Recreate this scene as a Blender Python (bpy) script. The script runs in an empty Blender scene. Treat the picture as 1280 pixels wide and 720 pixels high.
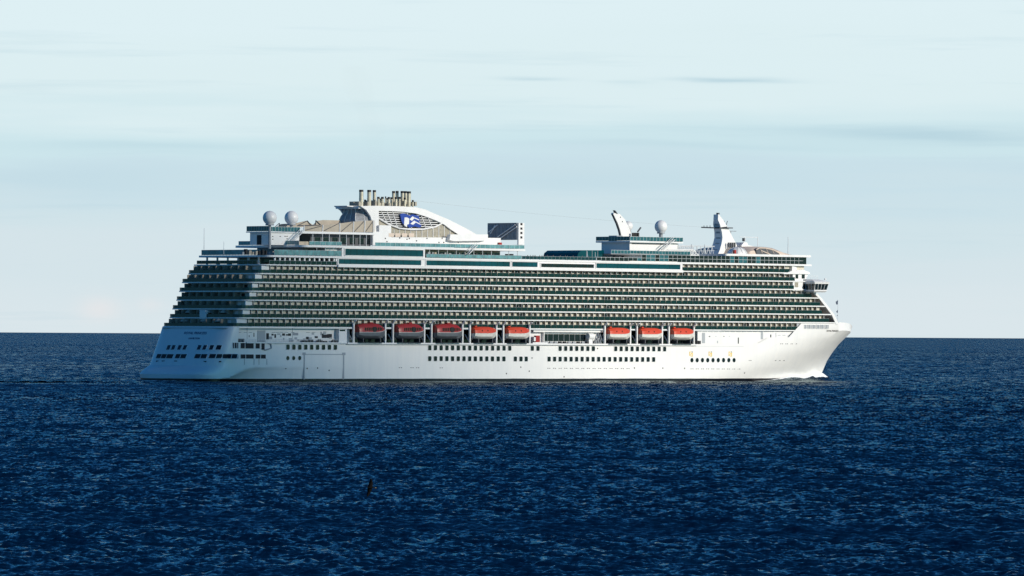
import bpy, bmesh, math, random
import numpy as np
from mathutils import Vector, Matrix

random.seed(7)
sc = bpy.context.scene
col = sc.collection
R = math.radians

# ------------------------------------------------------------------ camera
FPX = 7856.0                      # focal length in pixels of a 1280 px wide frame
CAM_H = 16.755
ROLL = math.atan2(7.5, 1280)
PITCH = math.atan(58.7 / FPX)
cd = bpy.data.cameras.new("camera")
cd.sensor_width = 36.0
cd.lens = FPX / 1280 * 36.0
cd.clip_start = 5.0
cd.clip_end = 400000.0
cam = bpy.data.objects.new("camera", cd)
col.objects.link(cam)
cam.matrix_world = (Matrix.Translation((0, 0, CAM_H)) @ Matrix.Rotation(math.pi / 2 + PITCH, 4, 'X')
                    @ Matrix.Rotation(ROLL, 4, 'Z'))
sc.camera = cam

# ------------------------------------------------------------------ ship frame (needed by the sun too)
TH = 0.758747                     # heading: bow away to the right
SX0, SY0 = 8.7387, 2289.17        # point of the keel line 165 m ahead of the stern
cT, sT = math.cos(TH), math.sin(TH)
SHIP_LOC = Vector((SX0 - 165 * cT, SY0 - 165 * sT, 0))

def W(u, v, z):                   # ship metres (ahead, to starboard, up) -> world
    return Vector((SHIP_LOC.x + u * cT + v * sT, SHIP_LOC.y + u * sT - v * cT, z))

# ------------------------------------------------------------------ sun and sky
SUN_EL = R(19.0)
phi = R(14.0)                     # sun stands this far ahead of the starboard beam
saz = (math.cos(phi) * sT + math.sin(phi) * cT, -math.cos(phi) * cT + math.sin(phi) * sT)
SUN = Vector((saz[0] * math.cos(SUN_EL), saz[1] * math.cos(SUN_EL), math.sin(SUN_EL)))
sd = bpy.data.lights.new("sun", 'SUN')
sd.energy = 4.0
sd.angle = R(0.53)
sd.color = (1.0, 0.91, 0.79)
so = bpy.data.objects.new("sun", sd)
so.rotation_euler = SUN.to_track_quat('Z', 'Y').to_euler()
so.location = (0, 0, 500)
col.objects.link(so)

world = bpy.data.worlds.new("World")
sc.world = world
world.use_nodes = True
nt = world.node_tree
nt.nodes.clear()
def N(t, **kw):
    n = nt.nodes.new(t)
    for k, val in kw.items():
        setattr(n, k, val)
    return n
def math_n(tree, op, a, b=None, clamp=False):
    m = tree.nodes.new('ShaderNodeMath'); m.operation = op; m.use_clamp = clamp
    for i, x in enumerate((a, b)):
        if x is None: continue
        if isinstance(x, (int, float)): m.inputs[i].default_value = x
        else: tree.links.new(x, m.inputs[i])
    return m.outputs[0]
sky = N('ShaderNodeTexSky', sky_type='NISHITA', sun_disc=False)
sky.sun_elevation = SUN_EL
sky.sun_rotation = math.atan2(SUN.x, SUN.y)
sky.air_density = 1.0; sky.dust_density = 0.6; sky.ozone_density = 2.2
hsv = N('ShaderNodeHueSaturation'); hsv.inputs['Saturation'].default_value = 1.2
nt.links.new(sky.outputs[0], hsv.inputs['Color'])
tint = N('ShaderNodeVectorMath', operation='MULTIPLY'); tint.inputs[1].default_value = (0.33, 0.95, 1.45)
nt.links.new(hsv.outputs[0], tint.inputs[0])
bg_high = N('ShaderNodeBackground'); bg_high.inputs['Strength'].default_value = 0.065
nt.links.new(tint.outputs[0], bg_high.inputs['Color'])
tc = N('ShaderNodeTexCoord')
sep = N('ShaderNodeSeparateXYZ'); nt.links.new(tc.outputs['Generated'], sep.inputs[0])
dz = sep.outputs['Z']
# low sky: thin veils of cloud near the horizon
ramp = N('ShaderNodeValToRGB')
cr = ramp.color_ramp
cr.interpolation = 'EASE'
stops = [(0.000, (0.70, 0.79, 0.83)), (0.012, (0.665, 0.775, 0.82)), (0.019, (0.63, 0.765, 0.815)),
         (0.025, (0.585, 0.745, 0.815)), (0.031, (0.61, 0.79, 0.84)), (0.040, (0.715, 0.855, 0.885)),
         (0.052, (0.73, 0.868, 0.905)), (0.10, (0.62, 0.80, 0.90))]
SC = 8.0
cr.elements[0].position = stops[0][0] * SC; cr.elements[0].color = (*stops[0][1], 1)
cr.elements[1].position = stops[1][0] * SC; cr.elements[1].color = (*stops[1][1], 1)
for p, c in stops[2:]:
    e = cr.elements.new(p * SC); e.color = (*c, 1)
def sky_noise(sx, sz, scale, detail, rough, off):
    mp = N('ShaderNodeMapping'); mp.inputs['Scale'].default_value = (sx, sx, sz); mp.inputs['Location'].default_value = off
    nt.links.new(tc.outputs['Generated'], mp.inputs[0])
    n = N('ShaderNodeTexNoise'); n.inputs['Scale'].default_value = scale
    n.inputs['Detail'].default_value = detail; n.inputs['Roughness'].default_value = rough
    nt.links.new(mp.outputs[0], n.inputs[0])
    return n.outputs[0]
nA = sky_noise(9, 120, 1.0, 4, 0.55, (3.1, 0, 1.3))
nB = sky_noise(14, 330, 1.0, 5, 0.6, (0.4, 2, 7.7))
wob = math_n(nt, 'MULTIPLY', math_n(nt, 'SUBTRACT', nA, 0.5), 0.022)
rpos = math_n(nt, 'MULTIPLY', math_n(nt, 'ADD', dz, wob), SC, True)
nt.links.new(rpos, ramp.inputs[0])
# streaky darker blue-grey veils
veil = N('ShaderNodeMapRange'); veil.inputs[1].default_value = 0.56; veil.inputs[2].default_value = 0.74
nt.links.new(nB, veil.inputs[0])
def gauss(x0, w, z0, h):          # one long thin cloud at a bearing and height
    a = math_n(nt, 'MULTIPLY', math_n(nt, 'SUBTRACT', sep.outputs['X'], x0), 1 / w)
    b = math_n(nt, 'MULTIPLY', math_n(nt, 'SUBTRACT', math_n(nt, 'ADD', dz, math_n(nt, 'MULTIPLY', wob, 0.35)), z0), 1 / h)
    r2 = math_n(nt, 'ADD', math_n(nt, 'MULTIPLY', a, a), math_n(nt, 'MULTIPLY', b, b))
    return math_n(nt, 'POWER', 2.718, math_n(nt, 'MULTIPLY', r2, -1.0))
acc = math_n(nt, 'MULTIPLY', veil.outputs[0], 0.30)
for x0, w, z0, h, a in ((0.066, 0.022, 0.0322, 0.0011, 0.75), (0.0345, 0.0085, 0.0412, 0.0005, 0.75), (0.003, 0.005, 0.0408, 0.0004, 0.5),
                        (0.018, 0.004, 0.0404, 0.0004, 0.25), (0.03, 0.03, 0.0300, 0.0008, 0.30), (-0.057, 0.02, 0.0302, 0.0010, 0.35),
                        (0.01, 0.03, 0.0246, 0.0016, 0.2), (-0.07, 0.02, 0.0245, 0.0022, 0.2)):
    acc = math_n(nt, 'ADD', acc, math_n(nt, 'MULTIPLY', gauss(x0, w, z0, h), a), True)
mixv = N('ShaderNodeMix', data_type='RGBA')
nt.links.new(acc, mixv.inputs[0]); nt.links.new(ramp.outputs[0], mixv.inputs[6])
mixv.inputs[7].default_value = (0.46, 0.645, 0.73, 1)
# two faint pink-white puffs low on the left
pk = math_n(nt, 'ADD', math_n(nt, 'MULTIPLY', gauss(-0.0655, 0.0032, 0.0040, 0.0022), 0.55),
            math_n(nt, 'MULTIPLY', gauss(-0.0575, 0.002, 0.0048, 0.0014), 0.3), True)
mixp = N('ShaderNodeMix', data_type='RGBA')
nt.links.new(pk, mixp.inputs[0]); nt.links.new(mixv.outputs[2], mixp.inputs[6])
mixp.inputs[7].default_value = (0.83, 0.80, 0.80, 1)
bg_low = N('ShaderNodeBackground'); bg_low.inputs['Strength'].default_value = 1.0
nt.links.new(mixp.outputs[2], bg_low.inputs['Color'])
fade = N('ShaderNodeMapRange', interpolation_type='SMOOTHSTEP')
fade.inputs[1].default_value = 0.053; fade.inputs[2].default_value = 0.085
nt.links.new(dz, fade.inputs[0])
# the pale veil bank lies to the north, ahead; the rest of the horizon is clear
bear = N('ShaderNodeMapRange', interpolation_type='SMOOTHSTEP')
bear.inputs[1].default_value = 0.80; bear.inputs[2].default_value = 0.30
bear.inputs[3].default_value = 0.0; bear.inputs[4].default_value = 1.0
nt.links.new(sep.outputs['Y'], bear.inputs[0])
mixs = N('ShaderNodeMixShader')
nt.links.new(math_n(nt, 'MAXIMUM', fade.outputs[0], bear.outputs[0]), mixs.inputs[0])
nt.links.new(bg_low.outputs[0], mixs.inputs[1]); nt.links.new(bg_high.outputs[0], mixs.inputs[2])
wo = N('ShaderNodeOutputWorld'); nt.links.new(mixs.outputs[0], wo.inputs[0])

vs = sc.view_settings
vs.view_transform = 'Standard'; vs.look = 'None'; vs.gamma = 1.0; vs.exposure = 0.0
vs.use_curve_mapping = False
sc.cycles.max_bounces = 6
sc.cycles.use_denoising = True

# ------------------------------------------------------------------ materials
def mat(name, base, rough=0.5, metal=0.0, spec=0.5, var=0.0, vscale=0.5, stretch=(1, 1, 1), bump=0.0, bscale=1.0, emit=None):
    m = bpy.data.materials.new(name); m.use_nodes = True
    t = m.node_tree; b = t.nodes['Principled BSDF']
    b.inputs['Base Color'].default_value = (*base, 1)
    b.inputs['Roughness'].default_value = rough
    b.inputs['Metallic'].default_value = metal
    b.inputs['Specular IOR Level'].default_value = spec
    co = t.nodes.new('ShaderNodeTexCoord')
    if var:
        mp = t.nodes.new('ShaderNodeMapping'); mp.inputs['Scale'].default_value = stretch
        t.links.new(co.outputs['Object'], mp.inputs[0])
        n = t.nodes.new('ShaderNodeTexNoise'); n.inputs['Scale'].default_value = vscale
        n.inputs['Detail'].default_value = 6; n.inputs['Roughness'].default_value = 0.65
        t.links.new(mp.outputs[0], n.inputs[0])
        r = t.nodes.new('ShaderNodeMapRange'); r.inputs[1].default_value = 0.3; r.inputs[2].default_value = 0.7
        r.inputs[3].default_value = 1 - var; r.inputs[4].default_value = 1 + var * 0.5
        t.links.new(n.outputs[0], r.inputs[0])
        mx = t.nodes.new('ShaderNodeVectorMath'); mx.operation = 'SCALE'
        mx.inputs[0].default_value = base; t.links.new(r.outputs[0], mx.inputs['Scale'])
        t.links.new(mx.outputs[0], b.inputs['Base Color'])
    if bump:
        n = t.nodes.new('ShaderNodeTexNoise'); n.inputs['Scale'].default_value = bscale; n.inputs['Detail'].default_value = 3
        t.links.new(co.outputs['Object'], n.inputs[0])
        bp = t.nodes.new('ShaderNodeBump'); bp.inputs['Strength'].default_value = bump; bp.inputs['Distance'].default_value = 0.1
        t.links.new(n.outputs[0], bp.inputs['Height']); t.links.new(bp.outputs[0], b.inputs['Normal'])
    return m

M = {}
M['white'] = mat('white_paint', (0.78, 0.77, 0.75), 0.38, var=0.06, vscale=0.35, stretch=(1, 1, 0.25))
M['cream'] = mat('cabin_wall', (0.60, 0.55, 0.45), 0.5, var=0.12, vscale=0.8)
M['divider'] = mat('balcony_partition', (0.28, 0.24, 0.18), 0.55, var=0.1, vscale=0.7)  # brown base puts the shade on the partitions into their colour
M['rail'] = mat('green_rail_glass', (0.004, 0.028, 0.027), 0.16, spec=0.35, var=0.35, vscale=0.25, bump=0.05, bscale=0.4)
M['railb'] = mat('pale_screen_glass', (0.03, 0.125, 0.15), 0.12, spec=0.5, var=0.45, vscale=0.5)
M['glass'] = mat('dark_window_glass', (0.008, 0.014, 0.018), 0.10, spec=0.5, var=0.4, vscale=0.6)
M['teal'] = mat('teal_window_glass', (0.002, 0.062, 0.082), 0.12, spec=0.4, var=0.35, vscale=0.09, stretch=(1, 1, 2.5))
M['railp'] = mat('pale_cyan_glass', (0.15, 0.33, 0.35), 0.12, spec=0.5, var=0.45, vscale=0.5)
M['railt'] = mat('blue_green_rail_glass', (0.008, 0.045, 0.055), 0.16, spec=0.4, var=0.4, vscale=0.3)
M['dark'] = mat('dark_opening', (0.012, 0.013, 0.016), 0.7, var=0.3, vscale=1.5)
M['deck'] = mat('deck_planks', (0.24, 0.17, 0.11), 0.7, var=0.2, vscale=0.6)
M['grey'] = mat('grey_metal', (0.30, 0.32, 0.34), 0.5, var=0.12, vscale=1.0)
M['dgrey'] = mat('dark_lattice_metal', (0.075, 0.08, 0.09), 0.55, var=0.35, vscale=0.8)
M['tan'] = mat('tan_canvas', (0.44, 0.38, 0.30), 0.8, var=0.12, vscale=0.4)
M['beige'] = mat('beige_roof', (0.66, 0.54, 0.44), 0.7, var=0.08, vscale=0.3)
M['lattice'] = mat('beige_lattice', (0.36, 0.33, 0.26), 0.7, var=0.3, vscale=1.2)
M['pipe'] = mat('exhaust_steel', (0.62, 0.56, 0.43), 0.35, metal=0.35, var=0.25, vscale=0.6)
M['soot'] = mat('sooty_black', (0.015, 0.015, 0.015), 0.6)
M['blue'] = mat('logo_blue', (0.005, 0.045, 0.30), 0.45)
M['orange'] = mat('orange_fibreglass', (0.60, 0.06, 0.02), 0.35, var=0.1, vscale=0.8)
M['red'] = mat('red_fibreglass', (0.34, 0.022, 0.016), 0.35, var=0.12, vscale=0.8)
M['bhull'] = mat('boat_hull_white', (0.68, 0.66, 0.60), 0.35, var=0.08, vscale=0.8)
M['bgrey'] = mat('boat_hull_grey', (0.13, 0.14, 0.15), 0.4, var=0.1, vscale=0.8)
M['letter'] = mat('lettering_blue', (0.02, 0.05, 0.16), 0.5)
M['letterd'] = mat('lettering_dark', (0.10, 0.09, 0.08), 0.5)
M['gold'] = mat('gold_mark', (0.75, 0.50, 0.05), 0.5)
M['pole'] = mat('pale_pole', (0.62, 0.64, 0.64), 0.4)
M['seam'] = mat('grey_seam', (0.36, 0.38, 0.40), 0.5)
M['flag'] = mat('dark_flag', (0.05, 0.07, 0.11), 0.8)

# hull paint: white with a black boot top at the waterline, faint plate seams and streaks
hm = bpy.data.materials.new('hull_paint'); hm.use_nodes = True
t = hm.node_tree; b = t.nodes['Principled BSDF']; b.inputs['Roughness'].default_value = 0.33
co = t.nodes.new('ShaderNodeTexCoord'); sp = t.nodes.new('ShaderNodeSeparateXYZ'); t.links.new(co.outputs['Object'], sp.inputs[0])
mp = t.nodes.new('ShaderNodeMapping'); mp.inputs['Scale'].default_value = (0.6, 0.6, 0.06); t.links.new(co.outputs['Object'], mp.inputs[0])
n1 = t.nodes.new('ShaderNodeTexNoise'); n1.inputs['Scale'].default_value = 0.7; n1.inputs['Detail'].default_value = 7; n1.inputs['Roughness'].default_value = 0.7
t.links.new(mp.outputs[0], n1.inputs[0])
r1 = t.nodes.new('ShaderNodeValToRGB')
r1.color_ramp.elements[0].position = 0.30; r1.color_ramp.elements[0].color = (0.75, 0.74, 0.72, 1)
r1.color_ramp.elements[1].position = 0.62; r1.color_ramp.elements[1].color = (0.81, 0.79, 0.755, 1)
t.links.new(n1.outputs[0], r1.inputs[0])
bo = t.nodes.new('ShaderNodeMix'); bo.data_type = 'RGBA'
n2 = t.nodes.new('ShaderNodeTexNoise'); n2.inputs['Scale'].default_value = 0.08
t.links.new(co.outputs['Object'], n2.inputs[0])
zz = math_n(t, 'ADD', sp.outputs['Z'], math_n(t, 'MULTIPLY', math_n(t, 'SUBTRACT', n2.outputs[0], 0.5), 0.25))
st = math_n(t, 'LESS_THAN', zz, 1.10)
t.links.new(st, bo.inputs[0]); t.links.new(r1.outputs[0], bo.inputs[6]); bo.inputs[7].default_value = (0.004, 0.004, 0.006, 1)
t.links.new(bo.outputs[2], b.inputs['Base Color'])
n3 = t.nodes.new('ShaderNodeTexNoise'); n3.inputs['Scale'].default_value = 0.16; n3.inputs['Detail'].default_value = 2
t.links.new(co.outputs['Object'], n3.inputs[0])
bp = t.nodes.new('ShaderNodeBump'); bp.inputs['Strength'].default_value = 0.12; bp.inputs['Distance'].default_value = 0.25
t.links.new(n3.outputs[0], bp.inputs['Height']); t.links.new(bp.outputs[0], b.inputs['Normal'])
M['hull'] = hm
M['screen'] = mat('screen_lattice', (0.30, 0.31, 0.33), 0.55, var=0.3, vscale=0.8)

# ------------------------------------------------------------------ mesh helpers (ship space: u ahead, v to starboard, z up)
class MB:
    def __init__(s): s.v = []; s.f = []; s.m = []
    def add(s, vs, fs, m=0):
        o = len(s.v); s.v += [tuple(p) for p in vs]
        for f in fs: s.f.append(tuple(i + o for i in f)); s.m.append(m)
        return s
    def box(s, u0, u1, v0, v1, z0, z1, m=0):
        p = [(u, v, z) for z in (z0, z1) for (u, v) in ((u0, v0), (u1, v0), (u1, v1), (u0, v1))]
        return s.add(p, [(0, 3, 2, 1), (4, 5, 6, 7), (0, 1, 5, 4), (1, 2, 6, 5), (2, 3, 7, 6), (3, 0, 4, 7)], m)
    def _prism(s, a, b, m):
        n = len(a)
        fs = [tuple(range(n - 1, -1, -1)), tuple(range(n, 2 * n))]
        fs += [(i, (i + 1) % n, n + (i + 1) % n, n + i) for i in range(n)]
        return s.add(list(a) + list(b), fs, m)
    def uz(s, poly, v0, v1, m=0): return s._prism([(u, v0, z) for u, z in poly], [(u, v1, z) for u, z in poly], m)
    def uv(s, poly, z0, z1, m=0): return s._prism([(u, v, z0) for u, v in poly], [(u, v, z1) for u, v in poly], m)
    def vz(s, poly, u0, u1, m=0): return s._prism([(u0, v, z) for v, z in poly], [(u1, v, z) for v, z in poly], m)
    def loft(s, rings, m=0, caps=True):
        n = len(rings[0]); vs = [p for r in rings for p in r]; fs = []
        for k in range(len(rings) - 1):
            for i in range(n):
                j = (i + 1) % n
                fs.append((k * n + i, k * n + j, (k + 1) * n + j, (k + 1) * n + i))
        if caps: fs += [tuple(range(n - 1, -1, -1)), tuple(range((len(rings) - 1) * n, len(rings) * n))]
        return s.add(vs, fs, m)
    def tube(s, p0, p1, r0, r1=None, n=8, m=0):
        r1 = r0 if r1 is None else r1
        p0 = Vector(p0); p1 = Vector(p1); d = (p1 - p0).normalized()
        a = d.orthogonal().normalized(); b2 = d.cross(a)
        ring = lambda p, r: [tuple(p + (a * math.cos(2 * math.pi * i / n) + b2 * math.sin(2 * math.pi * i / n)) * r) for i in range(n)]
        return s.loft([ring(p0, r0), ring(p1, r1)], m)
    def lathe(s, c, prof, n=24, m=0):
        rings = [[(c[0] + r * math.cos(2 * math.pi * i / n), c[1] + r * math.sin(2 * math.pi * i / n), c[2] + z) for i in range(n)] for r, z in prof]
        return s.loft(rings, m)
    def mesh(s, name, mats, smooth=False):
        me = bpy.data.meshes.new(name)
        me.from_pydata([(u, -v, z) for u, v, z in s.v], [], s.f)
        for x in mats: me.materials.append(x)
        me.polygons.foreach_set('material_index', s.m)
        bm = bmesh.new(); bm.from_mesh(me)
        bmesh.ops.recalc_face_normals(bm, faces=bm.faces)
        bm.to_mesh(me); bm.free()
        if smooth:
            me.polygons.foreach_set('use_smooth', [True] * len(me.polygons))
            if smooth is not True: me.set_sharp_from_angle(angle=R(smooth))
        me.update()
        return me
    def build(s, name, mats, parent=None, label=None, smooth=False):
        if not isinstance(mats, (list, tuple)): mats = [mats]
        o = bpy.data.objects.new(name, s.mesh(name, mats, smooth)); col.objects.link(o)
        if parent is not None: o.parent = parent
        if label: o['label'] = label
        return o

def tag(o, label=None, cat=None, group=None, kind=None):
    if label: o['label'] = label
    if cat: o['category'] = cat
    if group: o['group'] = group
    if kind: o['kind'] = kind
    return o
def empty(name, loc, rz=0.0, parent=None):
    o = bpy.data.objects.new(name, None); o.empty_display_size = 2.0
    o.location = loc; o.rotation_euler = (0, 0, rz); col.objects.link(o)
    if parent is not None: o.parent = parent
    return o

_MW = cam.matrix_world.to_3x3()
def at(x, y, v=19.2):             # where the line of sight of a photo pixel meets the fore-and-aft plane v: (u, z)
    d = _MW @ Vector((x - 640, 360 - y, -FPX))
    A = d.x * sT - d.y * cT; B = -SX0 * sT + SY0 * cT
    k = (v - B) / A
    return (165 + (d.x * k - SX0) * cT + (d.y * k - SY0) * sT, CAM_H + d.z * k)
def atu(x, y, u=0.0):             # ... meets the athwartships plane u: (v, z)
    d = _MW @ Vector((x - 640, 360 - y, -FPX))
    A = d.x * cT + d.y * sT; B = -SX0 * cT - SY0 * sT + 165
    k = (u - B) / A
    return ((d.x * k - SX0) * sT - (d.y * k - SY0) * cT, CAM_H + d.z * k)
def poly(pts, v): return [at(x, y, v) for x, y in pts]

# ------------------------------------------------------------------ the sea
def build_sea():
    rng = np.random.default_rng(11)
    d = [330.0]
    while d[-1] < 9000: d.append(d[-1] * (1 + 0.0007))
    step = 0.004
    while d[-1] < 260000:
        step = min(step * 1.03, 0.08); d.append(d[-1] * (1 + step))
    d = np.array(d)
    a_in = np.linspace(-0.094, 0.094, 470)
    a_out = 0.094 + np.cumsum(np.geomspace(0.0007, 0.09, 40))
    a = np.concatenate([-a_out[::-1], a_in, a_out])
    D, A = np.meshgrid(d, a, indexing='ij')
    X = D * np.sin(A); Y = D * np.cos(A)
    sp = np.maximum(0.0005 * D, 0.05)
    Z = np.zeros_like(X)
    # wind sea: many small waves running roughly toward the viewer's right, plus a low swell
    nw = 64
    lam = np.geomspace(0.55, 5.5, nw) * rng.uniform(0.9, 1.1, nw)
    ang = R(238) + rng.normal(0, 0.8, nw)
    slope = 0.074 * (lam / 3.0) ** -0.25
    X32 = X.astype(np.float64)
    for L, th, s in zip(lam, ang, slope):
        k = 2 * math.pi / L; amp = s / k
        ph = rng.uniform(0, 2 * math.pi)
        fade = np.clip((L / sp - 3.0) / 3.0, 0, 1)
        q = k * (X32 * math.cos(th) + Y * math.sin(th)) + ph
        # slow modulation makes wave groups
        g = 0.65 + 0.55 * np.sin((X32 * math.cos(th + 1.1) + Y * math.sin(th + 1.1)) * k * 0.21 + ph * 3)
        Z += amp * fade * g * (np.sin(q) + 0.18 * np.sin(2 * q + 1.2))
    for L, th, h in ((70, R(250), 0.16), (115, R(228), 0.2), (46, R(262), 0.10)):
        k = 2 * math.pi / L
        Z += h * np.sin(k * (X32 * math.cos(th) + Y * math.sin(th)) + L) * np.clip((L / (0.0009 * D) - 3) / 3, 0, 1)
    nr, nc = X.shape
    co_ = np.empty((nr * nc, 3), np.float32)
    co_[:, 0] = X.ravel(); co_[:, 1] = Y.ravel(); co_[:, 2] = Z.ravel()
    i = np.arange((nr - 1) * (nc - 1)); r_ = i // (nc - 1); c_ = i % (nc - 1)
    v0 = r_ * nc + c_
    quads = np.stack([v0, v0 + nc, v0 + nc + 1, v0 + 1], 1)[:, ::-1].astype(np.int32)
    # close the fan down to the viewer's own water with one coarse strip
    me = bpy.data.meshes.new('sea')
    me.vertices.add(len(co_)); me.vertices.foreach_set('co', co_.ravel())
    me.loops.add(quads.size); me.loops.foreach_set('vertex_index', quads.ravel())
    me.polygons.add(len(quads))
    me.polygons.foreach_set('loop_start', np.arange(0, quads.size, 4, dtype=np.int32))
    me.polygons.foreach_set('loop_total', np.full(len(quads), 4, np.int32))
    me.polygons.foreach_set('use_smooth', np.ones(len(quads), bool))
    me.update(calc_edges=True)
    o = bpy.data.objects.new('sea', me); col.objects.link(o)
    o['kind'] = 'structure'
    return o

def water_material(name='sea_water', base=(0.0001, 0.008, 0.027)):
    m = bpy.data.materials.new(name); m.use_nodes = True
    t = m.node_tree; b = t.nodes['Principled BSDF']
    b.inputs['Base Color'].default_value = (*base, 1)
    b.inputs['Roughness'].default_value = 0.6; b.inputs['Specular IOR Level'].default_value = 0.0
    b.inputs['IOR'].default_value = 1.333
    g = t.nodes.new('ShaderNodeNewGeometry')
    def noise(sx, sy, detail, rough):
        mp = t.nodes.new('ShaderNodeMapping'); mp.inputs['Scale'].default_value = (sx, sy, 1)
        t.links.new(g.outputs['Position'], mp.inputs[0])
        n = t.nodes.new('ShaderNodeTexNoise'); n.inputs['Scale'].default_value = 1.0
        n.inputs['Detail'].default_value = detail; n.inputs['Roughness'].default_value = rough
        t.links.new(mp.outputs[0], n.inputs[0])
        return n.outputs[0]
    def cnoise(s, detail, rough, z=0.0, deep=1.25):
        mp = t.nodes.new('ShaderNodeMapping'); mp.inputs['Scale'].default_value = (s, s * deep, 1); mp.inputs['Location'].default_value = (z, z, z)
        t.links.new(g.outputs['Position'], mp.inputs[0])
        n = t.nodes.new('ShaderNodeTexNoise'); n.inputs['Scale'].default_value = 1.0
        n.inputs['Detail'].default_value = detail; n.inputs['Roughness'].default_value = rough
        t.links.new(mp.outputs[0], n.inputs[0])
        sb = t.nodes.new('ShaderNodeVectorMath'); sb.operation = 'SUBTRACT'; sb.inputs[1].default_value = (0.5, 0.5, 0.5)
        t.links.new(n.outputs['Color'], sb.inputs[0])
        return sb.outputs[0]
    def scale(v, k):
        sb = t.nodes.new('ShaderNodeVectorMath'); sb.operation = 'SCALE'; t.links.new(v, sb.inputs[0])
        if isinstance(k, (int, float)): sb.inputs['Scale'].default_value = k
        else: t.links.new(k, sb.inputs['Scale'])
        return sb.outputs[0]
    def vadd(a, b2):
        sb = t.nodes.new('ShaderNodeVectorMath'); sb.operation = 'ADD'; t.links.new(a, sb.inputs[0]); t.links.new(b2, sb.inputs[1]); return sb.outputs[0]
    # small wind ripples tilt the surface of the modelled waves; bands of stronger and weaker wind tens of metres wide
    band = noise(0.003, 0.010, 4, 0.6)
    rr = t.nodes.new('ShaderNodeMapRange'); rr.inputs[1].default_value = 0.32; rr.inputs[2].default_value = 0.68
    rr.inputs[3].default_value = 0.55; rr.inputs[4].default_value = 1.6
    t.links.new(band, rr.inputs[0])
    rip = vadd(scale(cnoise(1.9, 3, 0.6, 3.0, 0.30), 1.25), scale(cnoise(0.30, 4, 0.62, 9.0, 0.33), 0.95))
    flat = t.nodes.new('ShaderNodeVectorMath'); flat.operation = 'MULTIPLY'; flat.inputs[1].default_value = (1, 1, 0)
    t.links.new(scale(rip, rr.outputs[0]), flat.inputs[0])
    nrm = t.nodes.new('ShaderNodeVectorMath'); nrm.operation = 'NORMALIZE'
    lean = t.nodes.new('ShaderNodeVectorMath'); lean.operation = 'ADD'; lean.inputs[1].default_value = (0.02, -0.20, 0)   # every normal tilted toward the viewer so the sea reflects higher, bluer sky
    t.links.new(vadd(g.outputs['Normal'], flat.outputs[0]), lean.inputs[0])
    t.links.new(lean.outputs[0], nrm.inputs[0])
    t.links.new(nrm.outputs[0], b.inputs['Normal'])
    # sky reflection: a ruffled sea never mirrors fully, even far off, because the facets one sees lean toward one
    gl = t.nodes.new('ShaderNodeBsdfGlossy'); gl.inputs['Roughness'].default_value = 0.10; gl.inputs['Color'].default_value = (0.86, 1.0, 1.0, 1); t.links.new(nrm.outputs[0], gl.inputs['Normal'])
    fr = t.nodes.new('ShaderNodeFresnel'); fr.inputs['IOR'].default_value = 1.333; t.links.new(nrm.outputs[0], fr.inputs['Normal'])
    cap = math_n(t, 'MINIMUM', fr.outputs[0], 0.5)
    mxw = t.nodes.new('ShaderNodeMixShader'); mxw.name = 'water_mix'
    t.links.new(cap, mxw.inputs[0]); t.links.new(b.outputs[0], mxw.inputs[1]); t.links.new(gl.outputs[0], mxw.inputs[2])
    out = [n for n in t.nodes if n.type == 'OUTPUT_MATERIAL'][0]; t.links.new(mxw.outputs[0], out.inputs[0])
    return m
M['water'] = water_material()
sea = build_sea()
sea.data.materials.append(M['water'])

# ------------------------------------------------------------------ the ship
ship = empty('cruise_ship', SHIP_LOC, TH)
tag(ship, 'huge white cruise ship with tiers of green glazed balconies steaming across the dark blue sea', 'ship')
def part(mb, name, mats, parent=None, label=None, smooth=False):
    return mb.build(name, mats, parent or ship, label, smooth)

# ---- hull form
HB = 19.2
def u_stem(z): return float(np.interp(z, [-3, 0.6, 3, 8, 14, 17.5, 19, 20, 21.2, 22.5, 24], [314.0, 314.6, 315.8, 318.8, 324.4, 328.8, 330.2, 330.3, 329.4, 327.5, 326]))
def u_tran(z): return float(np.interp(z, [-3, 0.4, 2.6, 3.4, 5.6, 19, 22], [-10.4, -11.0, -11.2, -10.4, -6.4, 1.0, 1.8]))
def c_len(z): return float(np.interp(z, [0, 6, 14, 19], [13.0, 10.0, 6.5, 4.5]))
def undercut(u, z):
    if u < -4 or u > 70: return 0.0
    lip = float(np.interp(u, [-4, 0, 4, 9, 14, 70], [0.4, 1.0, 2.6, 4.4, 5.0, 5.0]))
    dep = float(np.interp(u, [-4, 2, 9, 20, 40, 70], [0.0, 2.0, 3.2, 1.4, 0.3, 0.0]))
    return dep * min(1.0, max(0.0, (lip - z) / max(lip - 0.2, 0.4))) ** 0.8 if z < lip else 0.0
def hull_v(u, z):
    zz_ = min(max(z, -3), 24)
    e = float(np.interp(zz_, [-3, 1, 6, 12, 21], [95, 88, 72, 58, 46])); p = float(np.interp(zz_, [0, 8, 21], [1.75, 2.1, 2.7]))
    qq = float(np.interp(zz_, [0, 8, 21], [1.0, 0.9, 0.72])); tb = (u_stem(zz_) - u) / e
    fb = 1.0 if tb >= 1 else (0.0 if tb <= 0 else (1 - (1 - tb) ** p) ** qq)
    ts = (u - u_tran(zz_)) / c_len(zz_); n = 4.0
    fs = 1.0 if ts >= 1 else (0.0 if ts <= 0 else (1 - (1 - ts) ** n) ** (1 / n))
    return max(HB * min(fb, fs) - undercut(u, zz_), 0.0)
def hull_cols():
    c = [('s', math.sin(k / 26 * math.pi / 2)) for k in range(27)]           # stern: across the transom and round the quarter
    c += [('m', (k / 60) ** 1.9) for k in range(1, 60)]
    c += [('b', k / 40) for k in range(41)]                                  # bow
    return c
REC_A, REC_F = 3.2, 286.0         # the promenade recess lies between these
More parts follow.
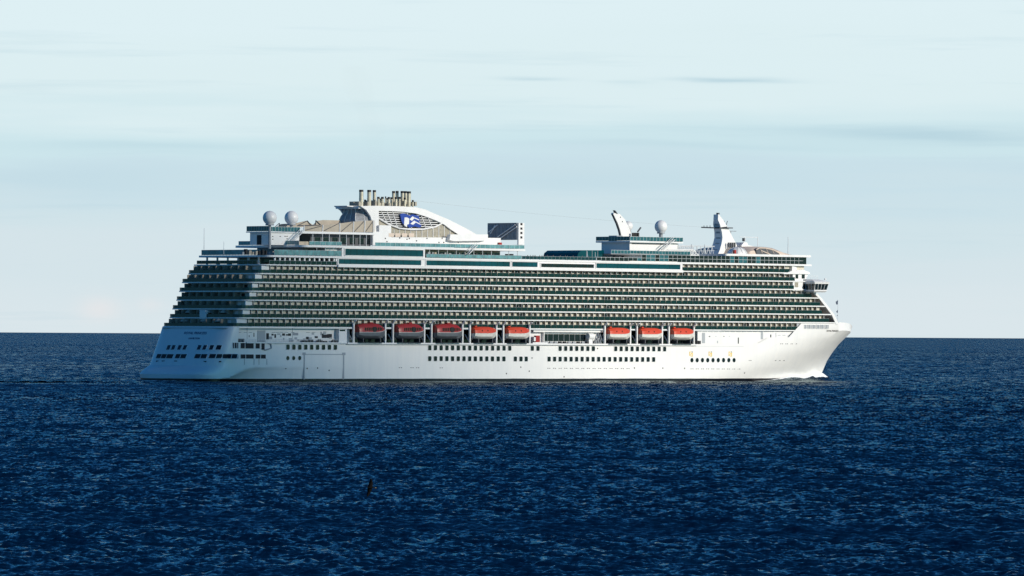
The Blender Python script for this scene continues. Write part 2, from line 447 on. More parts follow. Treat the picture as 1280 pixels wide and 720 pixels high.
def hull_top(kind, t, u):
    if u < REC_A: return 19.05
    if u > REC_F: return float(np.interp(u, [286, 305, 311, 317, 322, 326, 328.5, 330.4], [21.75, 21.75, 22.25, 22.2, 21.7, 20.9, 20.2, 19.4]))
    return float(np.interp(u, [3, 250, 262, 275, 286], [13.75, 13.75, 14.3, 16.0, 16.6]))
def hull_point(kind, t, z):
    ub = u_stem(z) - float(np.interp(z, [-3, 1, 6, 12, 21], [95, 88, 72, 58, 46]))
    ua = u_tran(z) + c_len(z)
    if kind == 's':
        v = HB * t; x = (1 - t ** 4.0) ** (1 / 4.0); u = ua - c_len(z) * x; return (u, max(v - undercut(u, z) * t ** 3, 0.0))
    if kind == 'm': return (ua + (ub - ua) * t, HB - undercut(ua + (ub - ua) * t, z))
    tt = 1 - math.cos(t * math.pi / 2) if False else t
    s_ = math.sin(tt * math.pi / 2)
    u = ub + (u_stem(z) - ub) * s_
    return (u, max(hull_v(u, z), 0.0))
def build_hull():
    mb = MB()
    cols_ = hull_cols()
    full = []
    for kd, t in cols_:
        u_hi = hull_point(kd, t, 20.0 if kd == 'b' else 14.0)[0]
        full.append((kd, t, hull_top(kd, t, u_hi)))
    # double the columns where the sheer steps, so the step is upright
    out = [full[0]]
    for a, b2 in zip(full, full[1:]):
        if abs(a[2] - b2[2]) > 1.6:
            out.append((b2[0], b2[1], a[2]) if a[2] > b2[2] else (a[0], a[1], b2[2]))
        out.append(b2)
    base = [-3, 0, 0.5, 1.0, 1.5, 2.0, 2.5, 3.0, 3.5, 4.0, 4.5, 5.0, 5.6, 7.5, 10]
    rows = []
    for kd, t, zt in out:
        zs = base + [10 + (zt - 10) * f for f in (0.12, 0.25, 0.375, 0.5, 0.75, 1.0)]
        rows.append([(*hull_point(kd, t, z), z) for z in zs])
    vs = []; fs = []
    nz = len(rows[0])
    for side in (1, -1):
        o = len(vs)
        for r_ in rows: vs += [(u, v * side, z) for u, v, z in r_]
        for i in range(len(rows) - 1):
            for k in range(nz - 1):
                fs.append((o + i * nz + k, o + (i + 1) * nz + k, o + (i + 1) * nz + k + 1, o + i * nz + k + 1))
    mb.add(vs, fs)
    me = mb.mesh('hull', [M['hull']])
    bm = bmesh.new(); bm.from_mesh(me)
    bmesh.ops.remove_doubles(bm, verts=bm.verts, dist=0.002)
    bmesh.ops.recalc_face_normals(bm, faces=bm.faces)
    # thickness so that the top edge of the plating reads as plating
    bm.to_mesh(me); bm.free()
    me.polygons.foreach_set('use_smooth', [True] * len(me.polygons)); me.set_sharp_from_angle(angle=R(28))
    o = bpy.data.objects.new('hull', me); col.objects.link(o); o.parent = ship
    return o
hull = build_hull()

def plan(ua, uf, vmax, inset=0.0, rc=3.0, zref=20.5):
    """Deck outline: rounded corners aft, following the hull forward."""
    pts = []
    for k in range(7):
        a = k / 6 * math.pi / 2
        pts.append((ua + rc * (1 - math.sin(a)), vmax - rc * (1 - math.cos(a))) if False else (ua + rc * (1 - math.sin(math.pi / 2 - a)), vmax - rc + rc * math.sin(a)))
    f = []
    u = ua + rc + 4
    us = [x for x in np.arange(max(ua + rc + 1, 268.0), uf, 3.0)] + [uf]
    for u in us:
        f.append((u, max(0.4, min(vmax, hull_v(u, zref) - inset))))
    sb = pts + f
    return sb + [(u, -v) for u, v in reversed(sb)]

# heights of the deck edges
ZK = [18.96 + 3.08 * k for k in range(8)]          # k0 .. k7 (balcony decks between them)
Z8, Z9 = 43.62, 47.3
VR, VW = 19.25, 17.98                               # rail line and cabin wall line

# ---- decks at promenade level and below the balconies
mb = MB()
mb.uv(plan(REC_A - 0.3, 284.5, 18.9, 0.4, 2.5, 14), 13.2, 13.70)
part(mb, 'promenade_deck', [M['deck']])
mb = MB()
bw = [(u, hull_v(u, 19.2) - 0.35) for u in np.arange(284, 329, 3.0)]
mb.uv(bw + [(u, -v) for u, v in reversed(bw)], 20.4, 20.9)
part(mb, 'foredeck', [M['grey']])
mb = MB()                                            # pale lip under the boats
u0, u1 = at(433, 430, 19.3)[0], at(871, 430, 19.3)[0]
mb.box(u0, u1, 18.9, 20.0, 13.2, 13.78)
ua_ = at(330, 428, 19.3)[0]
mb.box(8.5, u0 - 0.1, 18.95, 19.75, 13.35, 13.8)
part(mb, 'boat_deck_edge', [M['white']])
mb = MB(); mb.box(u0, at(930, 432, 19.3)[0], HB - 0.05, HB + 0.04, 12.98, 13.06); part(mb, 'plate_seam', [M['seam']], hull)
# inner wall of the promenade, greyed to suggest the shade behind the boats
mb = MB()
mb.box(10, 286, -15.4, 15.4, 13.7, ZK[0] - 0.31)
part(mb, 'promenade_wall', [M['grey']])
for xa, xb in ((437, 664), (751, 870)):
    mb = MB(); mb.box(at(xa, 420, 15.4)[0], at(xb, 420, 15.4)[0], 15.403, 15.5, 13.8, 18.3); part(mb, 'promenade_shade_glass', [M['glass']])  # dark glass sheet added to stand for the deep shade behind the boats

# ---- cabin block behind the balconies, one solid per deck
edge_a = []                                          # aft end of every deck edge (from the photo's stern steps)
for x, y in ((204, 406.5), (211.5, 395), (215, 384), (220, 373), (223.5, 362), (227, 351), (235, 340.5), (242, 330), (249, 320)):
    edge_a.append(at(x, y, -17.6)[0])
fore_px = [(999, 409), (1034.5, 400), (1029, 389), (1022, 378), (1015.5, 367), (991, 356), (991, 346), (991, 335)]
uf = [at(x, y, 19.2)[0] for x, y in fore_px]
start_px = [309, 313, 316, 321, 323, 328, 337]
us = [at(x, 405 - 11 * k, 18.5)[0] for k, x in enumerate(start_px)]
mb = MB()
for k in range(7):
    mb.uv(plan(edge_a[k] + 3.6, min(uf[k] + (0.2 if 1 <= k <= 4 else 1.5), 305), VW, 1.7, 1.5), ZK[k] + 0.2, ZK[k + 1] - 0.2)
mb.uv(plan(at(420, 325, VW)[0], 287.5, VW, 1.7, 0.5), ZK[7] + 0.2, Z8 - 0.2)
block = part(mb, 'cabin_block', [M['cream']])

# ---- white deck edges
for k in range(8):
    mb = MB()
    fwd = {0: 287.0, 1: 305.5, 2: 302.5, 3: 298.5, 4: 294.5}.get(k, 288.5)
    mb.uv(plan(edge_a[k], fwd, VR + 0.12, 0.1, 3.0), ZK[k] - 0.17, ZK[k] + 0.23)
    if k == 7:                                       # the wide ledge under the big windows
        mb.box(at(422, 332, 19.6)[0], at(853, 340, 19.6)[0], VR + 0.1, 20.1, ZK[7] - 0.42, ZK[7] + 0.5)
    part(mb, 'deck_edge', [M['white']])
mb = MB()
mb.uv(plan(edge_a[8], 290.0, VR + 0.12, 0.1, 2.5), Z8 - 0.36, Z8 + 0.30)
part(mb, 'deck_edge', [M['white']])

# ---- balconies
PITCH_B = 2.84
def balcony_mesh(var, name='balcony'):
    """One balcony bay: partition, glass door in the cabin wall, glazed front; origin at its aft foot on the rail line."""
    mb = MB(); H = 2.66
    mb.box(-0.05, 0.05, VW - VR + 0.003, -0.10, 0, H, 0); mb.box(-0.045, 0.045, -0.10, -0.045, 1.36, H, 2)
    # door and its frame, set just proud of the cabin wall
    d0, d1 = ((0.25, 1.30), (0.25, 1.75), (0.25, 1.05), (0.9, 2.3))[var]
    w = VW - VR
    mb.box(d0, d1, w + 0.003, w + 0.05, 0.02, 2.2, 1)
    mb.box(d0 - 0.08, d0, w + 0.003, w + 0.08, 0.02, 2.28, 2)
    mb.box(d1, d1 + 0.08, w + 0.003, w + 0.08, 0.02, 2.28, 2)
    if var in (0, 2):                                # chairs and a little table
        mb.box(1.5, 2.0, -0.95, -0.45, 0.38, 0.46, 3); mb.box(1.95, 2.0, -0.95, -0.45, 0.46, 0.95, 3)
        mb.box(1.5, 1.56, -0.95, -0.89, 0, 0.38, 3); mb.box(1.94, 2.0, -0.51, -0.45, 0, 0.38, 3)
    mb.box(0.09, PITCH_B - 0.09, -0.04, 0.0, 0.0, 1.30, 4)
    mb.box(0.085, PITCH_B - 0.085, -0.06, 0.02, 1.30, 1.35, 5)
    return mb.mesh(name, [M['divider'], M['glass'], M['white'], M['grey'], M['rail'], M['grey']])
bvars = [balcony_mesh(i) for i in range(4)]
cells = []
for k in range(7):
    n = int((uf[k] - us[k]) / PITCH_B + 0.75)
    u_end = uf[k]
    for i in range(n):
        cells.append((us[k] + i * PITCH_B, k))
row7 = at(853.5, 335, 19.2)[0]
for i in range(int((uf[7] - row7) / PITCH_B)): cells.append((row7 + i * PITCH_B, 7))
cells.sort()
stuff = MB()
def cell_v(u): return min(VR, hull_v(u + PITCH_B, 20.5) - 0.15)
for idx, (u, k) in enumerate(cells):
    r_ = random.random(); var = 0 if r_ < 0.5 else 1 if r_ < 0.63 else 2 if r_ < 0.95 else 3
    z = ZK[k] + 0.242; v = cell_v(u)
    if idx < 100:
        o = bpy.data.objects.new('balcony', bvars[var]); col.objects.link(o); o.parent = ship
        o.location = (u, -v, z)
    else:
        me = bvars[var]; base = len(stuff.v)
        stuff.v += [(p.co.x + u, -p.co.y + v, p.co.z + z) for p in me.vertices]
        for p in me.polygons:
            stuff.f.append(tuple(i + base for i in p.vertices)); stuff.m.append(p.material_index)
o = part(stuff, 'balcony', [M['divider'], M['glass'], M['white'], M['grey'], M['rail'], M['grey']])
o['kind'] = 'stuff'

# plain side wall and rail between the stern terraces and the first balcony
for k in range(7):
    mb = MB()
    a = edge_a[k] + 4.6
    mb.box(max(edge_a[k] + 2.6, at((283, 286, 291.5, 296, 297, 305.5, 311)[k], 405 - 11 * k, 18.5)[0]), us[k] - 0.1, 18.0, 18.45, ZK[k] + 0.242, ZK[k + 1] - 0.342)
    part(mb, 'side_screen', [M['white']])
    mb = MB()
    mb.box(edge_a[k] + 3.0, us[k] - 0.05, VR - 0.05, VR, ZK[k] + 0.242, ZK[k] + 1.36)
    mb.box(edge_a[k] + 0.10, edge_a[k] + 0.16, -16.2, 16.2, ZK[k] + 0.242, ZK[k] + 1.36)
    for sgn in (1, -1):
        pr = [(edge_a[k] + 0.12 + 3 * (1 - math.sin(math.pi / 2 - a2)), sgn * (16.25 + 3 * math.sin(a2))) for a2 in (0, 0.4, 0.8, 1.2, 1.57)]
        for p, q in zip(pr, pr[1:]):
            mb.add([(p[0], p[1], ZK[k] + 0.242), (q[0], q[1], ZK[k] + 0.242), (q[0], q[1], ZK[k] + 1.36), (p[0], p[1], ZK[k] + 1.36),
                    (p[0] + 0.05, p[1] * 0.997, ZK[k] + 0.242), (q[0] + 0.05, q[1] * 0.997, ZK[k] + 0.242), (q[0] + 0.05, q[1] * 0.997, ZK[k] + 1.36), (p[0] + 0.05, p[1] * 0.997, ZK[k] + 1.36)],
                   [(0, 1, 2, 3), (7, 6, 5, 4), (3, 2, 6, 7), (0, 3, 7, 4), (1, 5, 6, 2)])
    mb.box(edge_a[k] + 3.0, edge_a[k] + 25, -VR, -VR + 0.05, ZK[k] + 0.242, ZK[k] + 1.36)
    part(mb, 'terrace_rail', [M['railt']])
# stern cabins: partitions, doors, and the pale parasols of the two lowest terraces
for k in range(7):
    a = edge_a[k] + 3.6
    zb, zt = ZK[k] + 0.265, ZK[k + 1] - 0.345
    vs_ = [-15.4 + j * 3.95 for j in range(9)]
    for j in range(8):
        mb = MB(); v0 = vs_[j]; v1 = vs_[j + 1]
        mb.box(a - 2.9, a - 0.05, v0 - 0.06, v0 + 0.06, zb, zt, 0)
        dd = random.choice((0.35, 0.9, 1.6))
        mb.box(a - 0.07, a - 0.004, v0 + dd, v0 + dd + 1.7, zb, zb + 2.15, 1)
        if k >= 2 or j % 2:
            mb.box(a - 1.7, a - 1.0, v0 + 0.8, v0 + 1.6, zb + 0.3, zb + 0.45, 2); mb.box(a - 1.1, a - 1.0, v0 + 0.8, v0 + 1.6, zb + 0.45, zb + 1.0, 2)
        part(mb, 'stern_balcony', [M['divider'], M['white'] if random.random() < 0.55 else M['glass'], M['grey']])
    mb = MB(); mb.box(a + 0.9, a + 2.6, VW + 0.004, VW + 0.06, zb, zt - 0.1); part(mb, 'corner_window', [M['glass']])
mb = MB()
for k in (0, 1):
    a = edge_a[k] + 1.0
for k, vv in ((0, -8.5), (0, 2.2), (0, 10.0), (1, -9.0), (1, 1.8), (1, 9.6)):
    a = edge_a[k] + 1.8; z = ZK[k] + 0.27
    mb = MB()
    mb.tube((a, vv, z), (a, vv, z + 2.3), 0.05, n=6)
    mb.lathe((a, vv, z), [(0.02, 2.62), (0.55, 2.45), (1.15, 2.1), (1.5, 1.55), (1.42, 1.5), (0.05, 2.3)], 12)
    o = part(mb, 'parasol', [M['tan']], smooth=40)
mb = MB()
p = [at(0, 0)]
mb.box(edge_a[0] + 2.3, edge_a[0] + 3.5, -0.9, 2.3, ZK[0] + 0.27, ZK[2] - 0.35)
part(mb, 'stern_pylon', [M['white']])

# ---- sloping front
mb = MB()
ztab = [(21.55, 307.0), (ZK[1], 306.9), (ZK[2], 304.2), (ZK[3], 300.2), (ZK[4], 296.2), (ZK[5] - 0.36, 292.0)]
for sgn in (1, -1):
    rings = []
    for z, u in ztab:
        vv = sgn * (hull_v(u - 2.0, 20.5) - 0.02)
        rings.append([(u - 2.0, vv, z), (u - 0.2, vv * 0.985, z), (u + 2.0, vv * 0.82, z), (u + 1.0, vv * 0.80, z), (u - 1.6, vv * 0.95, z)])
    mb.loft(rings)
rings = [[(u + 2.0, -(hull_v(u - 2, 20.5)) * 0.82, z), (u + 2.0, hull_v(u - 2, 20.5) * 0.82, z), (u + 0.9, hull_v(u - 2, 20.5) * 0.82, z), (u + 0.9, -hull_v(u - 2, 20.5) * 0.82, z)] for z, u in ztab]
mb.loft(rings)
part(mb, 'sloping_front', [M['white']])

# ---- hull windows, ports and marks
def hull_window(x, y, w, h, name='window', vo=None):
    u, z = at(x, y, HB)
    for _ in range(3): u, z = at(x, y, hull_v(u, z))
    va, vb = hull_v(u - w / 2, z), hull_v(u + w / 2, z)
    o = MB()
    def ring(uu, vv):
        return [(uu, vv, z - h / 2), (uu, vv, z + h / 2)]
    e = 0.14
    # frame (four bars) standing proud, glass slightly behind its face
    for (a, b2, c, d) in ((-w / 2 - e, w / 2 + e, h / 2, h / 2 + e), (-w / 2 - e, w / 2 + e, -h / 2 - e, -h / 2), (-w / 2 - e, -w / 2, -h / 2, h / 2), (w / 2, w / 2 + e, -h / 2, h / 2)):
        k0 = va + (vb - va) * (a / w + 0.5); k1 = va + (vb - va) * (b2 / w + 0.5)
        o.add([(u + a, k0 - 0.05, z + c), (u + b2, k1 - 0.05, z + c), (u + b2, k1 - 0.05, z + d), (u + a, k0 - 0.05, z + d),
               (u + a, k0 + 0.10, z + c), (u + b2, k1 + 0.10, z + c), (u + b2, k1 + 0.10, z + d), (u + a, k0 + 0.10, z + d)],
              [(0, 1, 2, 3), (4, 5, 6, 7), (0, 1, 5, 4), (1, 2, 6, 5), (2, 3, 7, 6), (3, 0, 4, 7)], 0)
    cch = 0.28
    sh = [(-w / 2 + cch, -h / 2), (w / 2 - cch, -h / 2), (w / 2, -h / 2 + cch), (w / 2, h / 2 - cch), (w / 2 - cch, h / 2), (-w / 2 + cch, h / 2), (-w / 2, h / 2 - cch), (-w / 2, -h / 2 + cch)]
    pts = [(u + a, va + (vb - va) * (a / w + 0.5), z + c) for a, c in sh]
    o._prism([(p[0], p[1] - 0.05, p[2]) for p in pts], [(p[0], p[1] + 0.04, p[2]) for p in pts], 1)
    return part(o, name, [M['white'], M['glass']], hull)
def run(x0, x1, n): return [x0 + (x1 - x0) * i / (n - 1) for i in range(n)]
def slope_y(x, y0): return y0 + (x - 360) * 0.0046
for x in run(359.8, 419, 9) + run(537, 637, 15) + [665.2, 672.3] + run(700, 741.5, 7) + run(769.5, 830.6, 10):
    hull_window(x, 433.9 + (x - 360) * 0.0051, 1.62, 1.75)
for x in run(537, 629.7, 14) + [644, 651, 657.6] + run(686.2, 816.9, 20):
    hull_window(x, 447.6 + (x - 360) * 0.0038, 1.62, 1.75)
def disc(x, y, r, name, mats, proud=0.06, ring=0.12):
    u, z = at(x, y, HB)
    for _ in range(3): u, z = at(x, y, hull_v(u, z))
    v = hull_v(u, z); o = MB()
    o.tube((u, v - 0.15, z), (u, v + proud * 0.5, z), r, n=14, m=1)
    seg = 14
    for i in range(seg):
        a0, a1 = 2 * math.pi * i / seg, 2 * math.pi * (i + 1) / seg
        q = []
        for vv in (v - 0.05, v + proud):
            for rr_ in (r, r + ring):
                for a in (a0, a1): q.append((u + rr_ * math.cos(a), vv, z + rr_ * math.sin(a)))
        o.add(q, [(0, 1, 3, 2), (4, 5, 7, 6), (2, 3, 7, 6), (0, 1, 5, 4)], 0)
    return part(o, name, mats, hull)
for x in run(864.8, 917.5, 9): disc(x, 450.2, 0.85, 'porthole', [M['white'], M['glass']])
for x in (359.7, 367.0, 374.5): disc(x, 447.6, 0.75, 'porthole', [M['white'], M['glass']])
def slot(x, y, w=0.55, h=0.22):
    u, z = at(x, y, HB)
    for _ in range(3): u, z = at(x, y, hull_v(u, z))
    v = hull_v(u, z); o = MB()
    for s_ in (-0.75, 0.2):
        o.box(u + s_, u + s_ + w, v - 0.2, v + 0.03, z - h / 2, z + h / 2)
    part(o, 'scupper', [M['dark']], hull)
for x in [500.5, 515, 522, 551.5] + run(686, 785, 15) + run(865, 923.5, 10): slot(x, 459.6 + (x - 500) * 0.0040)
for x in [989.5 - 21, 973.8, 979] + [937.5]: slot(x, 450.6)
for x in [977, 983, 989, 994.5]: slot(x, 429.8)
for x, y in ((357.5, 460.5), (384, 460.5), (397, 460), (411.5, 463), (651, 459), (661.5, 464), (793, 460), (828.5, 460.2), (855.7, 460.4), (934, 466), (665, 447.5), (747, 435.5), (705, 471), (633, 467)):
    u, z = at(x, y, HB); v = hull_v(u, z); o = MB()
    o.tube((u, v - 0.2, z), (u, v + 0.04, z), 0.28, n=8); part(o, 'outlet', [M['dark']], hull)
# gold marks over the bow thrusters
for x in (863.7, 887.8, 912.8):
    u, z = at(x, 442.6, HB); v = hull_v(u, z) + 0.02; o = MB()
    for (a, b2, c, d) in ((-0.85, -0.55, -0.7, 0.9), (-0.85, 0.1, 0.62, 0.9), (0.5, 0.85, -0.9, 0.55), (-0.1, 0.85, -0.9, -0.66), (-0.1, 0.5, 0.0, 0.3), (-0.3, 0.0, -0.6, 0.0)):
        o.box(u + a, u + b2, v - 0.1, v + 0.03, z + c, z + d, 0)
    o.box(u + 0.35, u + 0.85, v - 0.1, v + 0.03, z + 0.62, z + 0.95, 1)
    part(o, 'thruster_mark', [M['gold'], M['letterd']], hull)
# shell door outline, seams
u0, z0 = at(379.3, 474, HB); u1, z1 = at(430.3, 442.5, HB)
o = MB()
for a in (u0, u1 - 0.6): o.box(a, a + 0.6, HB - 0.1, HB + 0.07, 0.9, z1, 0)
o.box(u0 + 0.6, u1 - 0.6, HB - 0.1, HB + 0.07, z1 - 0.28, z1, 0)
for a in (u0 - 0.5, u1 - 0.9): o.box(a, a + 1.4, HB - 0.1, HB + 0.11, z1 - 0.4, z1 + 0.5, 0)
part(o, 'shell_door', [M['seam']], hull)

# ---- stern: transom windows, mooring openings, lettering
def on_transom(x, y):
    z = 12.0
    for _ in range(5):
        v, z = atu(x, y, u_tran(z))
    return v, z
def transom_box(x0, x1, y0, y1, name, mats, rim=0.12, inner=0.04, bars=()):
    v0, _ = on_transom(x0, (y0 + y1) / 2); v1, _ = on_transom(x1, (y0 + y1) / 2)
    _, zt = on_transom((x0 + x1) / 2, y0); _, zb = on_transom((x0 + x1) / 2, y1)
    def uu(v, z, off):
        n = 4.0; vv = min(abs(v) / HB, 0.99)
        return u_tran(z) + c_len(z) * (1 - (1 - vv ** n) ** (1 / n)) - off
    o = MB()
    def quad_box(va, vb, za, zc, o_in, o_out, m):
        ns = max(1, int(abs(vb - va) / 0.6))
        rings = []
        for i in range(ns + 1):
            v = va + (vb - va) * i / ns
            rings.append([(uu(v, za, -o_in), v, za), (uu(v, za, o_out), v, za), (uu(v, zc, o_out), v, zc), (uu(v, zc, -o_in), v, zc)])
        o.loft(rings, m)
    quad_box(v0, v1, zb, zt, 0.1, inner, 1)
    for s_ in ((v0 - rim, v0, zb - rim, zt + rim), (v1, v1 + rim, zb - rim, zt + rim), (v0, v1, zb - rim, zb), (v0, v1, zt, zt + rim)):
        quad_box(*s_, 0.1, 0.14, 0)
    for f in bars:
        vv = v0 + (v1 - v0) * f; quad_box(vv - 0.12, vv + 0.12, zb, zt, 0.1, 0.08, 0)
    return part(o, name, mats, hull)
for x in (210.7, 216.8, 224.6, 231.3, 249, 255.5, 263, 269.7):
    transom_box(x - 2.1, x + 2.1, 431.4, 437.0, 'window', [M['white'], M['glass']], 0.1)
for x0, x1, bars in ((194.3, 216.5, (0.3, 0.62)), (219.5, 233, (0.45,)), (243.5, 257.3, (0.5,)), (259.5, 283.5, (0.25, 0.7))):
    transom_box(x0, x1, 442.6, 447.8, 'mooring_opening', [M['white'], M['dark']], 0.1, 0.05, bars)
def side_box(x0, x1, y0, y1, name, mats, rim=0.12, proud=0.05, bars=()):
    v = HB
    for _ in range(6):
        ua, zt = at(x0, y0, v); ub, zb = at(x1, y1, v); v = hull_v((ua + ub) / 2, (zt + zb) / 2)
    fv = lambda u, z: hull_v(u, z)
    o = MB()
    def qb(a, b2, c, d, i, e, m):
        p = [(u, fv(u, z) - i, z) for u, z in ((a, c), (b2, c), (b2, d), (a, d))]
        q = [(u, fv(u, z) + e, z) for u, z in ((a, c), (b2, c), (b2, d), (a, d))]
        o._prism(p, q, m)
    qb(ua, ub, zb, zt, 0.2, proud, 1)
    for s_ in ((ua - rim, ua, zb - rim, zt + rim), (ub, ub + rim, zb - rim, zt + rim), (ua, ub, zb - rim, zb), (ua, ub, zt, zt + rim)):
        qb(*s_, 0.2, proud + 0.1, 0)
    for f in bars:
        c = ua + (ub - ua) * f; qb(c - 0.1, c + 0.1, zb, zt, 0.2, proud + 0.04, 0)
    return part(o, name, mats, hull)
for x0, x1, y0, y1, bars in ((286.8, 297.6, 443, 448, (0.35,)), (300.5, 316.8, 443, 448.2, (0.4,)), (319.3, 332, 443.2, 448.2, (0.5,)),
                             (291, 297.6, 428.4, 435.3, (0.3, 0.75)), (300.5, 316.8, 428.6, 435.6, (0.35,)), (319.3, 324.5, 428.6, 435.6, ())):
    side_box(x0, x1, y0, y1, 'mooring_opening', [M['white'], M['dark']], 0.1, 0.05, bars)
for x in (305.5, 317.5, 323.7, 333.5):
    u, z = at(x, 452, HB); v = hull_v(u, z); o = MB(); o.box(u - 0.12, u + 0.12, v - 0.2, v + 0.08, z - 1.1, z + 1.0); part(o, 'fender_bar', [M['seam']], hull)
for x, y in ((196, 451.5), (203.8, 451.4), (219.5, 451.5), (254, 452), (270, 452), (278, 452)):
    v, z = on_transom(x, y); o = MB(); v = max(min(v, 18.0), -18.0); u = u_tran(z) + c_len(z) * (1 - (1 - (abs(v) / HB) ** 4) ** 0.25); o.box(u - 0.04, u + 0.3, v - 0.8, v + 0.8, z - 0.2, z + 0.2); part(o, 'scupper', [M['dark']], hull)
# crane hook by the aft side opening
u, z = at(327, 433, HB); o = MB()
o.box(u, u + 1.1, HB - 0.1, HB + 0.35, z - 1.1, z + 1.6, 0)
o.tube((u + 1.5, HB + 0.3, z + 1.4), (u + 4.0, HB + 0.3, z + 0.9), 0.22, n=8, m=1)
o.tube((u + 4.0, HB + 0.3, z + 0.9), (u + 4.3, HB + 0.3, z - 0.6), 0.22, n=8, m=1)
o.tube((u + 4.3, HB + 0.3, z - 0.6), (u + 1.2, HB + 0.3, z - 1.3), 0.22, n=8, m=1)
part(o, 'crane_hook', [M['dark'], M['grey']])
# transom cap and the knuckle at its top
mb = MB(); mb.uv(plan(0.55, REC_A, 18.2, 0, 3.0, 19), 18.55, 18.62); part(mb, 'mooring_deck', [M['grey']])

def lettering(text, name, origin, xdir, ydir, size, width, material, parent=None):
    cu = bpy.data.curves.new(name, 'FONT'); cu.body = text; cu.size = size; cu.align_x = 'CENTER'; cu.align_y = 'CENTER'; cu.extrude = 0.03
    tmp = bpy.data.objects.new(name, cu); col.objects.link(tmp)
    dg = bpy.context.evaluated_depsgraph_get(); dg.update()
    me = bpy.data.meshes.new_from_object(tmp.evaluated_get(dg)); bpy.data.objects.remove(tmp)
    w_ = max(v.co.x for v in me.vertices) - min(v.co.x for v in me.vertices)
    x = Vector(xdir).normalized(); y = Vector(ydir).normalized(); zv = x.cross(y).normalized()
    mtx = Matrix(((x.x, y.x, zv.x, origin[0]), (x.y, y.y, zv.y, origin[1]), (x.z, y.z, zv.z, origin[2]), (0, 0, 0, 1)))
    me.transform(mtx @ Matrix.Diagonal((width / w_, 1, 1, 1)))
    me.materials.clear(); me.materials.append(material)
    o = bpy.data.objects.new(name, me); col.objects.link(o); o.parent = parent or hull
    return o
tilt = (u_tran(18) - u_tran(12)) / 6
for txt, x, y, size, wd in (('ROYAL PRINCESS', 244.3, 416.4, 1.35, 11.8), ('HAMILTON', 242.8, 423.0, 0.9, 5.8)):
    v, z = on_transom(x, y)
    lettering(txt, 'ship_name', (u_tran(z) - 0.06, -v, z), (0, -1, 0), (tilt, 0, 1), size, wd, M['letter'])
# name at the bow
x, y = 1040.5, 413.6
v = 10.0
for _ in range(12):
    u, z = at(x, y, v); v = 0.5 * v + 0.5 * hull_v(u, z)
du = 2.0
tv = Vector((2 * du, -(hull_v(u + du, z) - hull_v(u - du, z)), 0)).normalized()
up = Vector((0, -(hull_v(u, z + 1) - hull_v(u, z - 1)) , 2)).normalized()
nrm = tv.cross(up)
og = Vector((u, -v, z)) + nrm * 0.10
lettering('ROYAL PRINCESS', 'ship_name', og, tv, up, 0.9, 8.2, M['letterd'])

# openings along the bow bulwark
for x0, x1 in ((1005.2, 1009.2), (1010.2, 1014.4), (1015.4, 1020.0), (1021.0, 1025.4), (1026.2, 1030.6), (1031.5, 1036.0)):
    side_box(x0, x1, 406.0, 410.8, 'bulwark_opening', [M['white'], M['grey']], 0.1, 0.04, (0.75,))

# ------------------------------------------------------------------ upper works
def rail(mb, u0, u1, v, z, h=1.15, m_glass=0, m_bar=1, step=2.4, inset=0.0):
    mb.box(u0, u1, v - 0.03, v + 0.03, z + 0.12, z + h - 0.05, m_glass)
    mb.box(u0, u1, v - 0.05, v + 0.05, z + h - 0.05, z + h + 0.04, m_bar)
    n = max(2, int(abs(u1 - u0) / step) + 1)
    for i in range(n):
        u = u0 + (u1 - u0) * i / (n - 1)
        mb.box(u - 0.04, u + 0.04, v + 0.031, v + 0.08, z, z + h, m_bar)
def rail_x(mb, v0, v1, u, z, h=1.15, m_glass=0, m_bar=1, step=2.4):
    mb.box(u - 0.03, u + 0.03, v0, v1, z + 0.12, z + h - 0.05, m_glass)
    mb.box(u - 0.05, u + 0.05, v0, v1, z + h - 0.05, z + h + 0.04, m_bar)
    n = max(2, int(abs(v1 - v0) / step) + 1)
    for i in range(n):
        v = v0 + (v1 - v0) * i / (n - 1)
        mb.box(u - 0.08, u - 0.031, v - 0.04, v + 0.04, z, z + h, m_bar)
U = lambda x, y, v=VR: at(x, y, v)[0]
Zp = lambda x, y, v=VR: at(x, y, v)[1]

# open promenade below the sun deck, aft (k7 to Z8)
mb = MB()
ua7 = edge_a[7]; ub7 = U(421, 326)
mb.box(ua7 + 17, ub7 - 0.1, -13.5, 13.5, ZK[7] + 0.262, Z8 - 0.37, 0)
mb.box(ua7 + 17.5, ub7 - 0.2, 13.51, 13.6, ZK[7] + 0.9, Z8 - 0.7, 1)
mb.box(ua7 + 16.9, ua7 + 16.98, -12, 12, ZK[7] + 0.5, Z8 - 0.7, 1)
part(mb, 'lounge_wall', [M['grey'], M['glass']])
mb = MB()
n = 13
for i in range(n):
    u = edge_a[8] + 3.5 + (ub7 - edge_a[8] - 4.2) * i / (n - 1)
    mb = MB(); mb.box(u - 0.3, u + 0.3, 18.2, 18.7, ZK[7] + 0.262, Z8 - 0.37); part(mb, 'deck_pillar', [M['white']])
for v in (-15, -9.5, -4, 1.5, 7, 12.5):
    mb = MB(); mb.box(edge_a[8] + 1.2, edge_a[8] + 1.7, v - 0.25, v + 0.25, ZK[7] + 0.262, Z8 - 0.37); part(mb, 'deck_pillar', [M['white']])
mb = MB(); rail(mb, ua7 + 3, ub7, VR - 0.1, ZK[7] + 0.27, 1.3); rail_x(mb, -16, 16, ua7 + 0.2, ZK[7] + 0.27, 1.3)
part(mb, 'deck_rail', [M['rail'], M['grey']])
mb = MB()
for i in range(5): mb.box(edge_a[8] + 3 + i * 1.1, edge_a[8] + 3.5 + i * 1.1, -12 + i * 5.2, -10.5 + i * 5.2, ZK[7] + 0.27, ZK[7] + 1.0)
part(mb, 'terrace_seats', [M['dark']])

